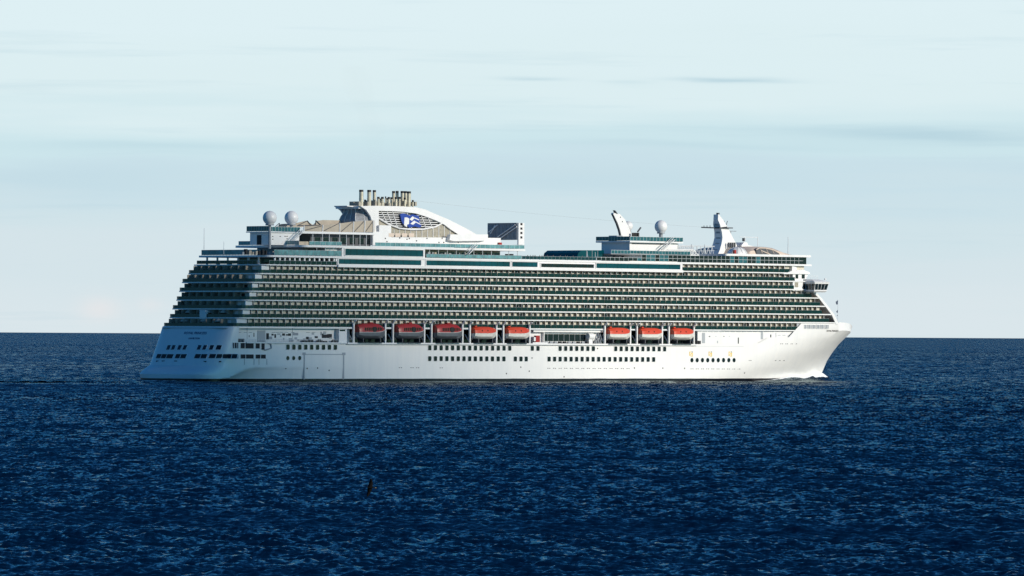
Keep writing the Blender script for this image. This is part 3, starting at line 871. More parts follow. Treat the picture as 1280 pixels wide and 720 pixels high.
# big window bands
wall = MB()
x0, x1 = U(420.5, 326), U(854, 338)
wall.box(x0, x1, VW + 0.01, 18.95, ZK[7] + 0.27, Z8 - 0.37)
x0b, x1b = U(428, 315), U(532, 317)
wall.box(x0b, x1b, 10, 18.95, Z8 + 0.31, Z9 - 0.41)
wall.box(x0b - 6, x0b - 0.1, 10, 17, Z8 + 0.31, Z9 - 0.41)
part(wall, 'window_band_wall', [M['white']])
def band(xa, xb, z0, z1, mt, panes, v=18.95):
    a, b2 = U(xa, 330), U(xb, 330)
    o = MB()
    o.box(a, b2, v + 0.003, v + 0.05, z0, z1, 1)
    for (p, q, r_, s_) in ((a - 0.35, a, z0 - 0.2, z1 + 0.2), (b2, b2 + 0.35, z0 - 0.2, z1 + 0.2), (a, b2, z0 - 0.2, z0), (a, b2, z1, z1 + 0.2)):
        o.box(p, q, v + 0.003, v + 0.30, r_, s_, 0)
    for i in range(1, panes):
        c = a + (b2 - a) * i / panes
        o.box(c - 0.05, c + 0.05, v + 0.051, v + 0.08, z0, z1, 2)
    return part(o, 'panorama_window', [M['white'], mt, M['teal'] if mt is M['glass'] else M['glass']])
band(423.5, 526.5, ZK[7] + 0.72, Z8 - 0.62, M['teal'], 14)
band(533, 637.5, ZK[7] + 0.72, Z8 - 0.62, M['teal'], 14)
band(640.2, 672, ZK[7] + 0.72, Z8 - 0.62, M['teal'], 5)
band(676.5, 742.5, ZK[7] + 0.72, Z8 - 1.05, M['glass'], 9)
band(745.5, 850.5, ZK[7] + 0.72, Z8 - 0.62, M['teal'], 8)
band(431.5, 529, Z8 + 0.72, Z9 - 0.72, M['teal'], 13)

# sun deck (Z9): slab, its aft rail, the people's rails on Z8
z9a, z9b = U(300, 304, -15), U(656, 311, 18.8)
mb = MB(); mb.uv(plan(z9a, z9b, 19.0, 0.1, 2.5), Z9 - 0.4, Z9 + 0.35); part(mb, 'sun_deck', [M['white']])
mb = MB(); rail(mb, z9a + 2.6, U(428, 303), 18.8, Z9 + 0.36, 1.3); rail(mb, U(470, 303), z9b - 0.3, 18.8, Z9 + 0.36, 1.35)
rail_x(mb, -16, 16, z9a + 0.3, Z9 + 0.36, 1.5); rail_x(mb, -18, 18, z9b - 0.3, Z9 + 0.36, 1.5)
part(mb, 'sun_deck_rail', [M['railp'], M['pole']])
mb = MB(); rail(mb, edge_a[8] + 2.6, U(427, 317), VR - 0.05, Z8 + 0.31, 1.9, step=1.6); rail_x(mb, -16.5, 16.5, edge_a[8] + 0.2, Z8 + 0.31, 1.9, step=1.6)
part(mb, 'promenade_rail', [M['railp'], M['grey']]); mb = MB()
rail(mb, U(533, 318), U(652, 322), VR - 0.05, Z8 + 0.31, 1.35, step=1.8)
part(mb, 'promenade_rail', [M['railp'], M['grey']])
mb = MB(); rail(mb, U(652.5, 322), U(745, 324), VR - 0.05, Z8 + 0.31, 1.25, step=1.8); part(mb, 'promenade_rail', [M['railt'], M['grey']])
mb = MB()
a = edge_a[8] + 22
mb.box(a, U(427, 315), -12, 12.5, Z8 + 0.31, Z9 - 0.42, 0)
for i in range(12):
    u = a + 2 + i * 3.4
    mb.box(u, u + 2.2, 12.503, 12.58, Z8 + 0.5, Z8 + 2.7, 1)
mb.box(U(533, 318), z9b - 6, -12, 12.2, Z8 + 0.31, Z9 - 0.42, 2)
for i in range(13):
    u = U(533, 318) + 1.5 + i * 3.2
    mb.box(u, u + 2.3, 12.203, 12.28, Z8 + 0.5, Z8 + 2.5, 3)
part(mb, 'deck_house', [M['grey'], M['dark'], M['cream'], M['railb']])
mb = MB()
for i in range(11):
    u = a + 1 + i * 3.9; mb = MB(); mb.tube((u, 18.4, Z8 + 0.3), (u, 18.4, Z9 - 0.4), 0.12, n=6); part(mb, 'deck_post', [M['pole']])
for i in range(11):
    u = U(534, 318) + 2 + i * 4.3; mb = MB(); mb.tube((u, 18.3, Z8 + 0.3), (u, 18.3, Z9 - 0.4), 0.12, n=6); part(mb, 'deck_post', [M['pole']])
# loungers and stacked furniture along the open decks
rnd = random.Random(3)
mb = MB()
for x in list(np.arange(304, 424, 4.2)) + list(np.arange(536, 650, 2.6)):
    u = U(x, 316, 17); h = rnd.uniform(0.6, 2.1)
    mb.box(u, u + rnd.uniform(0.5, 1.2), 15.5, 16.6, Z8 + 0.31, Z8 + 0.31 + h, rnd.choice((0, 0, 1, 2)))
part(mb, 'deck_furniture', [M['dark'], M['grey'], M['tan']])

# house under the aft domes
hu = U(338, 300, 9.0); hz = Zp(338, 290.5, 9.0)
mb = MB()
mb.box(hu, U(374, 300, 9.0), -1.8, 9.0, Z9 + 0.36, hz, 0)
mb.box(hu - 0.06, hu - 0.003, 1.9, 4.4, Z9 + 0.4, hz - 0.9, 1)
mb.box(hu - 0.1, hu - 0.003, 4.4, 4.9, Z9 + 0.4, hz - 0.9, 0)
for x, y in ((340, 295.5), (349.5, 295.5), (355.5, 295.3), (358, 295.3), (340, 299), (358, 298.5)):
    u, z = at(x, y, 9.0); mb.box(u, u + 0.6, 9.003, 9.06, z - 0.12, z + 0.12, 1)
mb.box(hu + 18.5 - 7, hu + 18.5 - 5.2, 9.003, 9.05, Z9 + 0.4, Z9 + 1.7, 2)
mb.box(hu - 1.2, U(376, 300, 9.0), -2.6, 9.6, hz, hz + 0.3, 0)
part(mb, 'radome_house', [M['white'], M['dark'], M['teal']])
mb = MB(); rail(mb, hu - 1, U(375, 292, 9.5), 9.45, hz + 0.3, 1.7, step=1.4); rail_x(mb, -2.4, 9.4, hu - 1.0, hz + 0.3, 1.9, step=1.3)
part(mb, 'radome_house_rail', [M['railb'], M['pole']])
def stairs(x0, y0, x1, y1, v, name='stairs', w=1.2, n=9):
    p = at(x0, y0, v); q = at(x1, y1, v); o = MB()
    for dv in (0, w):
        o.tube((p[0], v + dv, p[1]), (q[0], v + dv, q[1]), 0.16, n=6)
        o.tube((p[0], v + dv, p[1] + 1.1), (q[0], v + dv, q[1] + 1.1), 0.08, n=6)
    for i in range(n):
        f = (i + 0.5) / n; u = p[0] + (q[0] - p[0]) * f; z = p[1] + (q[1] - p[1]) * f
        o.box(u - 0.2, u + 0.2, v + 0.05, v + w - 0.05, z - 0.04, z + 0.04)
    return part(o, name, [M['pole']])
stairs(362.5, 303.5, 378, 287.5, 10.6)
stairs(583, 318, 594, 307, 19.4)

def radome(x, y, rpx, v, ybase, pole_r=0.55):
    u, z = at(x, y, v); r = rpx / (FPX / SY0) / 1.0
    o = MB(); prof = []
    for k in range(15):
        a = -0.92 + (math.pi / 2 + 0.92) * k / 14
        prof.append((max(r * math.cos(a), 0.01), r * math.sin(a)))
    o.lathe((u, v, z), [(0.5 * r, -0.98 * r)] + prof, 28)
    d = part(o, 'radome', [M['white']], smooth=50)
    zb = Zp(x, ybase, v)
    o = MB(); o.tube((u, v, zb), (u, v, z - 0.97 * r), pole_r, n=12); o.tube((u, v, z - 1.08 * r), (u, v, z - 0.9 * r), 0.62 * r, n=16)
    part(o, 'pedestal', [M['grey']], d, smooth=50)
    return d
radome(337.2, 272.3, 8.4, 10.4, 311, 0.5)
radome(364.3, 272.3, 8.4, 0.5, 292, 0.6)
radome(826.2, 283.3, 8.2, 0.0, 297, 0.7)
radome(785.0, 282.5, 6.3, -2.0, 297, 1.2)

# tan canvas screen and the bar under it
mb = MB()
mb.uz(poly([(380, 290), (380, 283.2), (412, 281), (440, 277.2), (468, 275.5), (468, 290.2)], 9.0), 8.7, 9.0, 0)
mb.uz(poly([(345, 284.5), (352, 280), (370, 279), (383, 276), (392, 281.5), (397, 276), (405, 275), (426, 275.5), (426, 283)], -3.0), -3.4, -3.0, 0)
part(mb, 'canvas_screen', [M['tan']])
mb = MB()
for (xa, ya, xb, yb) in ((380, 289.5, 380, 282), (403, 290, 403.5, 281), (424.5, 290.3, 424.5, 278.5), (441.5, 290.3, 442, 276.8), (455.5, 290.3, 456, 275.8), (466.5, 290.3, 466.5, 275.2)):
    p, q = at(xa, ya, 9.1), at(xb, yb, 9.1); mb.tube((p[0], 9.15, p[1]), (q[0], 9.15, q[1]), 0.2, n=6, m=0)
for (xa, ya, xb, yb) in ((381, 288, 402, 282.5), (405, 288.5, 423, 279.5), (426.5, 289.5, 440.5, 277.8), (443, 289.5, 455, 276.8), (457, 289.5, 466, 277)):
    p, q = at(xa, ya, 9.1), at(xb, yb, 9.1); mb.tube((p[0], 9.08, p[1]), (q[0], 9.08, q[1]), 0.13, n=6, m=1)
part(mb, 'canvas_frame', [M['white'], M['dgrey']]); mb = MB()
for (xa, ya, xb, yb) in ((342, 285, 349, 279), (349, 279, 349, 286), (372, 282, 384, 276), (384, 276, 389, 282), (394, 282, 394.5, 275.5), (394.5, 275.5, 401, 281.5), (401, 281.5, 372, 282)):
    p, q = at(xa, ya, -2.9), at(xb, yb, -2.9); mb.tube((p[0], -2.8, p[1]), (q[0], -2.8, q[1]), 0.15, n=6, m=1)
part(mb, 'canvas_frame', [M['white'], M['dgrey']])
ca, cb = U(377, 292, 9.6), U(470.5, 292, 9.6); cz = Zp(440, 293, 9.6)
mb = MB(); mb.box(ca, cb, -9, 9.6, cz, cz + 0.75); part(mb, 'bar_roof', [M['white']])
mb = MB()
mb.box(ca + 7, cb, -7, 6.5, Z9 + 0.36, cz - 0.01, 0); mb.box(ca + 1, ca + 6.5, -6, 6, Z9 + 0.36, Z9 + 1.8, 1)
for i in range(7): mb.box(ca + 9 + i * 4.1, ca + 11.5 + i * 4.1, 6.503, 6.6, Z9 + 1.2, cz - 1.2, 2)
part(mb, 'deck_bar', [M['dgrey'], M['tan'], M['glass']])
mb = MB()
for x in (391, 403, 411.5, 424.5, 433, 441.5, 450, 458, 466):
    u = U(x, 298, 9.2); mb = MB(); mb.tube((u, 9.2, Z9 + 0.35), (u, 9.2, cz), 0.11, n=6); part(mb, 'bar_post', [M['pole']])

# funnel
FV = 7.0
arch_out = [(450.5, 257.5), (470, 257.2), (500, 257.8), (520, 259), (532, 262), (541, 266), (560, 274), (580, 284), (596, 293)]
arch_in = [(573, 293), (563, 286.5), (556, 281), (545, 275.5), (532, 270.5), (520, 266.8), (505, 264.8), (490, 264), (473.5, 263.6), (473.5, 291), (467, 291), (466, 280), (463, 270), (458, 262.5)]
mb = MB()
ring = poly(arch_out + arch_in, FV)
for sgn in (1, -1):
    mb.uz(ring, sgn * (FV - 0.9), sgn * FV)
top = poly(arch_out, FV); thick = [(u, z - 0.9) for u, z in reversed(top)]
mb.uz(top + thick, -(FV - 0.95), FV - 0.95)
arch = part(mb, 'funnel_arch', [M['white']])
# dark interior and slatted grille
grille = poly([(473.5, 263.6), (490, 264), (505, 264.8), (520, 266.8), (532, 270.5), (545, 275.5), (553, 279.3), (545, 283.5), (530, 286.5), (515, 287), (500, 285.5), (487, 280.5), (473.5, 272.5)], FV)
lowlat = poly([(473.5, 272.5), (487, 280.5), (500, 285.5), (515, 287), (530, 286.5), (545, 283.5), (553, 279.3), (573, 293), (562, 297), (489, 297), (489, 290), (473.5, 290)], FV)
mb = MB()
cx = sum(p[0] for p in grille) / len(grille)
mb.uz(grille, -5.6, 5.6, 0)
part(mb, 'funnel_interior', [M['dgrey']])
def spans(pl, z):
    xs = []
    for (a, b2), (c, d) in zip(pl, pl[1:] + pl[:1]):
        if (b2 <= z) != (d <= z): xs.append(a + (z - b2) * (c - a) / (d - b2))
    xs.sort(); return list(zip(xs[::2], xs[1::2]))
mb = MB()
zs_ = [p[1] for p in grille]; z = min(zs_) + 0.3
while z < max(zs_):
    for a, b2 in spans(grille, z): mb.box(a, b2, 6.1, 6.35, z, z + 0.24)
    z += 0.78
for x in (480, 487, 494, 512, 530, 538):
    for sgn in (1,):
        p, q = at(x - 2, 264.5 + max(0, (x - 505) * 0.2), FV), at(x + 4, min(286, 272.5 + (x - 473) * 0.55), FV)
        mb.tube((p[0], 6.45, p[1]), (q[0], 6.45, q[1]), 0.16, n=6)
# the swooping lower rail of the grille
for p, q in zip(grille[6:], grille[7:]): mb.tube((p[0], 6.7, p[1]), (q[0], 6.7, q[1]), 0.3, n=6)
part(mb, 'funnel_grille', [M['white']])
mb = MB(); mb.uz(lowlat, 5.8, 6.2, 0)
for x in range(494, 570, 7):
    zt_ = Zp(x, 287 - max(0, x - 530) * 0.30 if x < 553 else 279.5 + (x - 553) * 0.68, FV); zb_ = Zp(x, 296.5, FV); u = U(x, 290, FV)
    mb.tube((u, 6.3, zb_), (u, 6.3, zt_), 0.14, n=6, m=1)
part(mb, 'funnel_lattice', [M['lattice'], M['white']])
# logo
def pxl(p): return [(440 + x / 12, 230 + y / 12) for x, y in p]
mb = MB()
mb.uz(poly(pxl([(722, 452), (772, 438), (868, 472), (905, 455), (1000, 475), (1012, 525), (1028, 548), (1002, 562), (1042, 610), (1036, 642), (1008, 652), (938, 635), (862, 657), (828, 622), (768, 602), (742, 550)]), FV + 0.1), 6.9, 7.12, 0)
for pl in ([(788, 503), (822, 500), (856, 516), (856, 600), (826, 610), (824, 650), (780, 616)], [(906, 484), (942, 506), (900, 552), (862, 532)], [(930, 548), (968, 570), (915, 612), (874, 596)], [(938, 500), (1010, 534), (1004, 546), (932, 514)], [(964, 566), (1036, 604), (1026, 612), (956, 578)]):
    mb.uz(poly(pxl(pl), FV + 0.15), 7.13, 7.18, 1)
part(mb, 'funnel_logo', [M['blue'], M['white']])
# aft cowl: dark mesh, swept out towards its foot
mb = MB(); rings = []
for y, xl, xr, vh in ((279.5, 445.5, 467, 4.5), (275, 444.5, 466.5, 4.3), (270, 444.5, 465, 3.8), (266, 445, 463, 3.2), (262, 444.5, 460, 2.9), (258, 443.5, 454, 3.1)):
    (ua_, z) = at(xl, y, vh); ub_ = U(xr, y, FV - 0.6)
    rings.append([(ua_, vh, z), (ub_, FV - 0.7, z), (ub_, -(FV - 0.7), z), (ua_, -vh, z)])
mb.loft(rings, 0)
for r0, r1 in zip(rings, rings[1:]):
    for f in (0.0, 0.33, 0.66, 1.0):
        p = tuple(r0[0][i] * (1 - f) + r0[3][i] * f for i in range(3)); q = tuple(r1[0][i] * (1 - f) + r1[3][i] * f for i in range(3))
        mb.tube((p[0] - 0.1, p[1], p[2]), (q[0] - 0.1, q[1], q[2]), 0.14, n=5, m=1)
    for f in (0.5,):
        p = tuple(r0[0][i] * (1 - f) + r0[1][i] * f for i in range(3)); q = tuple(r1[0][i] * (1 - f) + r1[1][i] * f for i in range(3))
        mb.tube((p[0], p[1] + 0.1, p[2]), (q[0], q[1] + 0.1, q[2]), 0.12, n=5, m=1)
part(mb, 'funnel_cowl', [M['screen'], M['white']])
mb = MB(); p = at(443, 258.5, 3.1); mb.uz([(p[0] - 3.8, p[1] + 0.1), (p[0] + 3.5, p[1] - 0.4), (p[0] + 3.5, p[1] + 0.3), (p[0] - 3.8, p[1] + 0.35)], -3.4, 3.4); part(mb, 'cowl_lip', [M['white']])
# base house of the funnel
mb = MB()
mb.uz(poly([(466.5, 306.2), (466.5, 289.5), (474, 289.5), (474, 281.5), (489, 281.8), (489, 296.5), (572, 297), (626, 297.5), (626, 307)], 8.2), -8.2, 8.2, 0)
mb.uz(poly([(562, 300), (563, 293), (610, 293), (610, 299.5), (604, 301), (568, 301.5)], 10.0), 8.3, 10.0, 0)
for x in (486, 494, 502.5, 511): mb.box(U(x, 293, 8.25), U(x + 6.5, 293, 8.25), 8.203, 8.27, Zp(x, 296, 8.2), Zp(x, 291.5, 8.2), 1)
for x, y in ((481, 298), (499, 297.5), (508, 299), (511, 298), (533, 298), (548, 303), (552, 298), (554, 303), (572, 307 - 4), (483, 302), (520, 301)):
    u, z = at(x, y, 8.2); mb.box(u, u + 0.5, 8.203, 8.26, z - 0.2, z + 0.2, 2)
fb = part(mb, 'funnel_house', [M['white'], M['beige'], M['dark']])
# exhaust pipes
for x, yt, r, v in ((451.6, 237.2, 2.6, 1.5), (461.5, 237.4, 2.4, 2.0), (468, 237.6, 2.0, -1.5), (473, 246, 1.6, 2.5), (478, 246, 1.7, 2.4), (482, 245.5, 0.8, 0.0), (486, 246.2, 1.5, 2.0), (489.5, 246.5, 1.5, -1.0),
                    (492, 238.8, 1.9, -2.0), (496.5, 238.6, 1.8, -1.0), (495, 246.3, 1.8, 3.0), (503, 238.8, 2.2, 1.0), (507, 238.9, 1.7, -2.0), (511.2, 239.2, 2.4, 2.0), (516, 250, 1.2, 2.6), (456.3, 249.5, 1.2, 0.5), (475.5, 248, 1.1, -2.0), (484, 247.5, 1.1, -2.5), (499.3, 246, 1.4, 2.8), (506, 247, 1.5, 3.2)):
    u, z = at(x, yt, v); r /= 3.43; zb_ = Zp(x, 259, v); o = MB()
    o.tube((u, v, zb_), (u, v, z - 0.75), r, n=14, m=0)
    o.tube((u, v, z - 0.75), (u, v, z - 0.0), r * 1.03, r * 1.03, n=14, m=1)
    o.tube((u, v, zb_ + (z - zb_) * 0.45), (u, v, zb_ + (z - zb_) * 0.45 + 0.25), r * 1.12, n=14, m=0)
    part(o, 'exhaust_pipe', [M['pipe'], M['soot']], smooth=40)
mb = MB()
for x, y, h in ((446, 256, 1.6), (448, 254, 1.2), (457, 252, 1.5), (466.5, 251, 2), (472, 253, 1.2), (476, 252.5, 1.4), (484, 254, 1), (500, 252, 1.8), (516.5, 254, 1.5)):
    u, z = at(x, 257.5, 1.0); mb.box(u - 0.4, u + 0.4, -2.5, 2.5, z, z + h)
u0_, z0_ = at(444, 253, 0.5); mb.tube((u0_ - 1, 0.5, z0_), (u0_ + 4, 0.5, z0_ - 0.4), 0.15, n=6)
part(mb, 'exhaust_platform', [M['lattice']])

# outdoor film screen, seen from behind
sv = 7.6; su = U(646.5, 292, sv); szt, szb = Zp(646.5, 279.5, sv), Zp(646.5, 305, sv)
mb = MB()
mb.box(su, su + 0.8, -sv, sv, szb + 1.5, szt, 0)
mb.box(su + 0.1, su + 3.0, sv, sv + 0.6, szb - 0.3, szt + 0.25, 1); mb.box(su + 0.1, su + 3.0, -sv - 0.6, -sv, szb - 0.3, szt + 0.25, 1)
mb.box(su - 0.3, su + 2.0, -sv, sv, szt, szt + 0.3, 2)
for v in np.arange(-sv, sv + 0.1, 1.9): mb.box(su - 0.18, su - 0.003, v - 0.06, v + 0.06, szb + 1.5, szt, 2)
for i in range(7): z = szb + 1.7 + (szt - szb - 1.7) * i / 6.2; mb.box(su - 0.12, su - 0.003, -sv, sv, z, z + 0.1, 2)
for (xa, ya, xb, yb) in ((622, 296, 644, 281), (625, 298, 646, 283.5), (611, 290, 622, 281), (613, 292, 619, 282)):
    p, q = atu(xa, ya, su - 0.4), atu(xb, yb, su - 0.4); mb.tube((su - 0.4, p[0], p[1]), (su - 0.4, q[0], q[1]), 0.2, n=6, m=1)
for k in range(4): mb.box(su + 1.0, su + 2.0, sv + 0.6, sv + 0.65, szb + 2 + k * 1.6, szb + 2.8 + k * 1.6, 3)
part(mb, 'film_screen', [M['screen'], M['white'], M['grey'], M['dark']])
mb = MB(); u, z = at(624.3, 307.3, 8.5); mb.box(u - 0.6, u + 0.6, 8.3, 9.2, z, z + 1.2); part(mb, 'fire_locker', [M['red']])

# glass cover of the forward pool and the house amidships
mb = MB(); p = [at(721, 323, 9), at(723, 316, 9), at(727, 312.8, 9), at(755, 312.8, 9), at(755, 323, 9)]
mb.uz(p, -9, 9, 0)
for x in (733, 740, 747): u = U(x, 318, 9); mb.box(u - 0.08, u + 0.08, 9.003, 9.1, Zp(x, 322, 9), Zp(x, 313, 9), 1)
part(mb, 'pool_cover', [M['teal'], M['grey']])
mv = 9.0
mu0, mu1 = U(787, 310, mv), U(847, 312, mv); mzt = Zp(787, 303, mv)
mb = MB()
mb.box(mu0, mu1, -5.8, mv, Z8 + 0.31, mzt, 0)
mb.box(mu0 + 1, mu1 - 4.5, mv + 0.003, mv + 0.06, mzt - 0.62, mzt - 0.35, 1)
mb.box(mu0 - 1.2, mu1 + 1.5, -7.6, mv + 1.4, mzt + 0.003, mzt + 0.55, 0)
for v in (-4, 0.5, 5): mb.box(mu0 - 0.05, mu0 - 0.003, v, v + 1.1, Z8 + 0.4, Z8 + 2.5, 1)
part(mb, 'midship_house', [M['white'], M['dark']])
mb = MB(); rail(mb, mu0 - 1.1, mu1 + 1.4, mv + 1.3, mzt + 0.55, 1.6, step=1.7); rail_x(mb, -7.5, mv + 1.2, mu0 - 1.1, mzt + 0.55, 1.6, step=1.5)
mb.box(mu1 - 9, mu1 + 1.2, 3.0, mv + 0.9, mzt + 0.56, mzt + 2.2, 0)
mb.box(mu0 + 1.0, mu0 + 4, -3, 1.2, mzt + 0.56, mzt + 2.6, 2)
part(mb, 'midship_rail', [M['railb'], M['pole'], M['grey']])
mb = MB()
mb.box(mu0 - 13, mu0 - 0.1, -7, mv + 3.5, Z8 + 2.9, Z8 + 3.15, 2)
rail(mb, mu0 - 13, mu1 + 3, mv + 3.6, Z8 + 3.1, 1.3, step=1.6)
mb.box(mu0 - 0.1, mu1 + 3, mv + 0.1, mv + 3.5, Z8 + 2.9, Z8 + 3.15, 2)
part(mb, 'midship_gallery', [M['railb'], M['pole'], M['grey']])
mb = MB()
mb.uz(poly([(766.6, 267.5), (767.2, 266), (769.5, 266.8), (775, 267.5), (781, 274), (785, 282), (788.5, 290), (789, 298), (777.5, 298), (775.3, 288), (772.3, 279)], 0.6), -0.6, 0.6, 0)
mb.uz(poly([(766.4, 267.5), (767, 268), (772.6, 279), (775.6, 288), (777.8, 298), (776.9, 298), (774.7, 288), (771.7, 279.4)], 0.65), -0.4, 0.45, 1)
mb.uz(poly([(768.6, 262.8), (769.8, 263.5), (772.5, 267.6), (770.5, 267.4)], 0.6), -0.5, 0.6, 1)
for x, y in ((775, 271.5), (777.5, 277)): u, z = at(x, y, 0.6); mb.box(u, u + 0.4, 0.603, 0.67, z - 0.2, z + 0.2, 1)
part(mb, 'signal_fin', [M['white'], M['dgrey']])
mb = MB(); p, q = at(787, 290, -1.0), at(791, 284.5, -1.0); mb.tube((p[0], 3.2, p[1]), (q[0], 3.2, q[1]), 0.3, n=6)
part(mb, 'signal_lamp', [M['dgrey']])
mb = MB()
for x in (791.5, 794, 797.3): u, z = at(x, 293.3, 2); mb.box(u - 0.35, u + 0.35, 1.6, 2.4, z - 0.9, z + 0.7)
u, z = at(791, 295.5, 2); mb.box(u - 0.4, u + 3.2, 1.7, 2.3, z - 0.3, z)
part(mb, 'loudspeakers', [M['soot']])
stairs(826.5, 312.5, 841, 299.5, mv + 2.2)
# white trellis with cut-out ornaments and the sports-court netting
mb = MB()
tp = poly([(829.5, 319.3), (834.5, 312.2), (866, 312.2), (873, 319.3)], 12.0)
def bar(mb, p, q, v, r, m=0): r = r * 1.5; mb.tube((p[0], v, p[1]), (q[0], v, q[1]), r, n=6, m=m)
for p, q in zip(tp, tp[1:] + tp[:1]): bar(mb, p, q, 12.0, 0.16)
n = 11
for i in range(n):
    f = (i + 0.5) / n
    b0 = (tp[0][0] + (tp[3][0] - tp[0][0]) * f, tp[0][1] + (tp[3][1] - tp[0][1]) * f); t0_ = (tp[1][0] + (tp[2][0] - tp[1][0]) * f, tp[1][1] + (tp[2][1] - tp[1][1]) * f)
    mid = ((b0[0] + t0_[0]) / 2, (b0[1] + t0_[1]) / 2)
    pr = None
    for k in range(13):
        a = 2 * math.pi * k / 12; c = (mid[0] + 0.62 * math.cos(a), mid[1] + 0.85 * math.sin(a))
        if pr: bar(mb, pr, c, 12.0, 0.13)
        pr = c
part(mb, 'trellis', [M['white']])
mb = MB()
na, nb = U(845, 312, 5), U(893, 312, 5); nz0, nz1 = Zp(870, 319.5, 5), Zp(870, 307.5, 5)
for vv in (5.0, -6.0):
    bar(mb, (na, nz1 - 0.8), (na + 3, nz1), vv, 0.12); bar(mb, (na + 3, nz1), (nb, nz1), vv, 0.12); bar(mb, (na, nz0), (nb, nz0), vv, 0.1); bar(mb, (na, nz1 - 2.2), (nb, nz1 - 1.6), vv, 0.05)
    k = 0; u = na
    while u < nb - 1.0:
        bar(mb, (u, nz0), (u + 1.0, nz1 - 0.1), vv, 0.07); bar(mb, (u + 1.0, nz1 - 0.1), (u + 2.0, nz0), vv, 0.07); u += 2.0
for u in (na + 1, na + 8, na + 15): mb.tube((u, 5.2, nz0), (u, 5.2, nz1 + 0.6), 0.2, n=6)
part(mb, 'sports_net', [M['pole']])

# wind screen along the forward deck
wa, wb = U(746, 326, 18.9), U(1001.5, 329, 17.5)
mb = MB()
u = wa; i = 0
while u < wb - 1.2:
    h = 1.7 if u < U(800, 326) else 2.75
    v0_, v1_ = min(18.9, hull_v(u, 20.5) - 0.4), min(18.9, hull_v(u + 2.3, 20.5) - 0.4)
    mb._prism([(u + 0.06, v0_ - 0.03, Z8 + 0.45), (u + 2.24, v1_ - 0.03, Z8 + 0.45), (u + 2.24, v1_ - 0.03, Z8 + h), (u + 0.06, v0_ - 0.03, Z8 + h)],
              [(u + 0.06, v0_ + 0.03, Z8 + 0.45), (u + 2.24, v1_ + 0.03, Z8 + 0.45), (u + 2.24, v1_ + 0.03, Z8 + h), (u + 0.06, v0_ + 0.03, Z8 + h)], (0 if math.sin(u * 0.13) + 0.4 * math.sin(u * 0.9) > 0.75 else 1))
    mb.box(u - 0.05, u + 0.05, v0_ - 0.06, v0_ + 0.08, Z8 + 0.3, Z8 + h + 0.1, 2)
    mb._prism([(u, v0_ - 0.06, Z8 + 1.55), (u + 2.3, v1_ - 0.06, Z8 + 1.55), (u + 2.3, v1_ - 0.06, Z8 + 1.64), (u, v0_ - 0.06, Z8 + 1.64)], [(u, v0_ + 0.07, Z8 + 1.55), (u + 2.3, v1_ + 0.07, Z8 + 1.55), (u + 2.3, v1_ + 0.07, Z8 + 1.64), (u, v0_ + 0.07, Z8 + 1.64)], 2)
    u += 2.3
part(mb, 'wind_screen', [M['railb'], M['glass'], M['pole']])
fu0 = U(905, 322, 15.5)
mb = MB(); mb.uv(plan(fu0, 289.0, 17.2, 1.4, 1.0), Z8 + 0.31, Z8 + 3.0); part(mb, 'observation_lounge', [M['glass']])
mb = MB(); mb.uv(plan(fu0 - 2, 290.0, 18.6, 0.2, 1.0), Z8 + 2.95, Z8 + 3.75); part(mb, 'observation_roof_edge', [M['white']])
mb = MB(); zr = Z8 + 3.755
prof = poly([(930.5, 316), (933, 311.5), (938, 310), (945, 309), (955, 308.6), (965, 310), (976, 313.6), (988, 317.8), (998, 320.6)], 13.0)
rings = []
for vv, f in ((15.5, 0.02), (15.0, 0.6), (13.0, 1.0), (7.0, 1.06), (0, 1.08), (-7.0, 1.06), (-13.0, 1.0), (-15.0, 0.6), (-15.5, 0.02)):
    r = [(prof[0][0] - 0.3, vv, zr)] + [(u, vv * (1 - 0.25 * max(0, (u - 275) / 18)), zr + max(0.02, (z - zr) * f)) for u, z in prof] + [(prof[-1][0], vv * 0.75, zr)]
    rings.append(r)
mb.loft(rings, 0)
part(mb, 'observation_roof', [M['beige']], smooth=40)
mb = MB()
lens = poly([(945.5, 317.5), (945.2, 312), (949, 309.9), (957, 310.2), (966, 312.2), (973, 315.8), (975, 318.5), (960, 319)], 15.7)
mb.uz(lens, 14.2, 15.7, 0)
for p, q in zip(lens[1:], lens[2:-1]): bar(mb, p, q, 15.75, 0.15, 1)
p, q = at(951, 313, 15.75), at(964, 318.5, 15.75); bar(mb, p, q, 15.8, 0.12, 1)
for f in (0.25, 0.5, 0.75):
    p = (lens[0][0] + (lens[6][0] - lens[0][0]) * f, lens[0][1] + 0.3); bar(mb, (p[0], p[1]), (p[0] - 1.0, p[1] + 1.8 - abs(f - 0.4) * 1.5), 15.75, 0.06, 1)
part(mb, 'roof_louvre', [M['dgrey'], M['beige']])
mb = MB(); a_ = U(929, 312, 3); b_ = U(946, 312, 3)
mb.uz(poly([(927, 318), (927, 306.5), (930, 303), (934, 303), (935, 306.5), (945.5, 308.5), (945.5, 318)], 3.0), -3.2, 3.0, 0)
u, z = at(929.5, 298.5, 2.0); mb.tube((u, 2, z - 4.5), (u, 2, z), 0.15, n=6, m=0); mb.box(u - 1.6, u + 1.6, 1.85, 2.15, z - 2.0, z - 1.75, 1); mb.box(u - 0.35, u + 0.35, 1.6, 2.4, z - 0.9, z + 0.3, 1)
u, z = at(936, 296.4, 1.0); mb.tube((u - 4.8, 1, z), (u + 4.8, 1, z), 0.1, n=6, m=0); mb.tube((u + 4.8, 1, z - 4), (u + 4.8, 1, z + 0.3), 0.12, n=6, m=0); mb.tube((u - 2.0, 1, z - 4.5), (u - 2.0, 1, z), 0.12, n=6, m=0)
part(mb, 'radar_house', [M['white'], M['dgrey']])
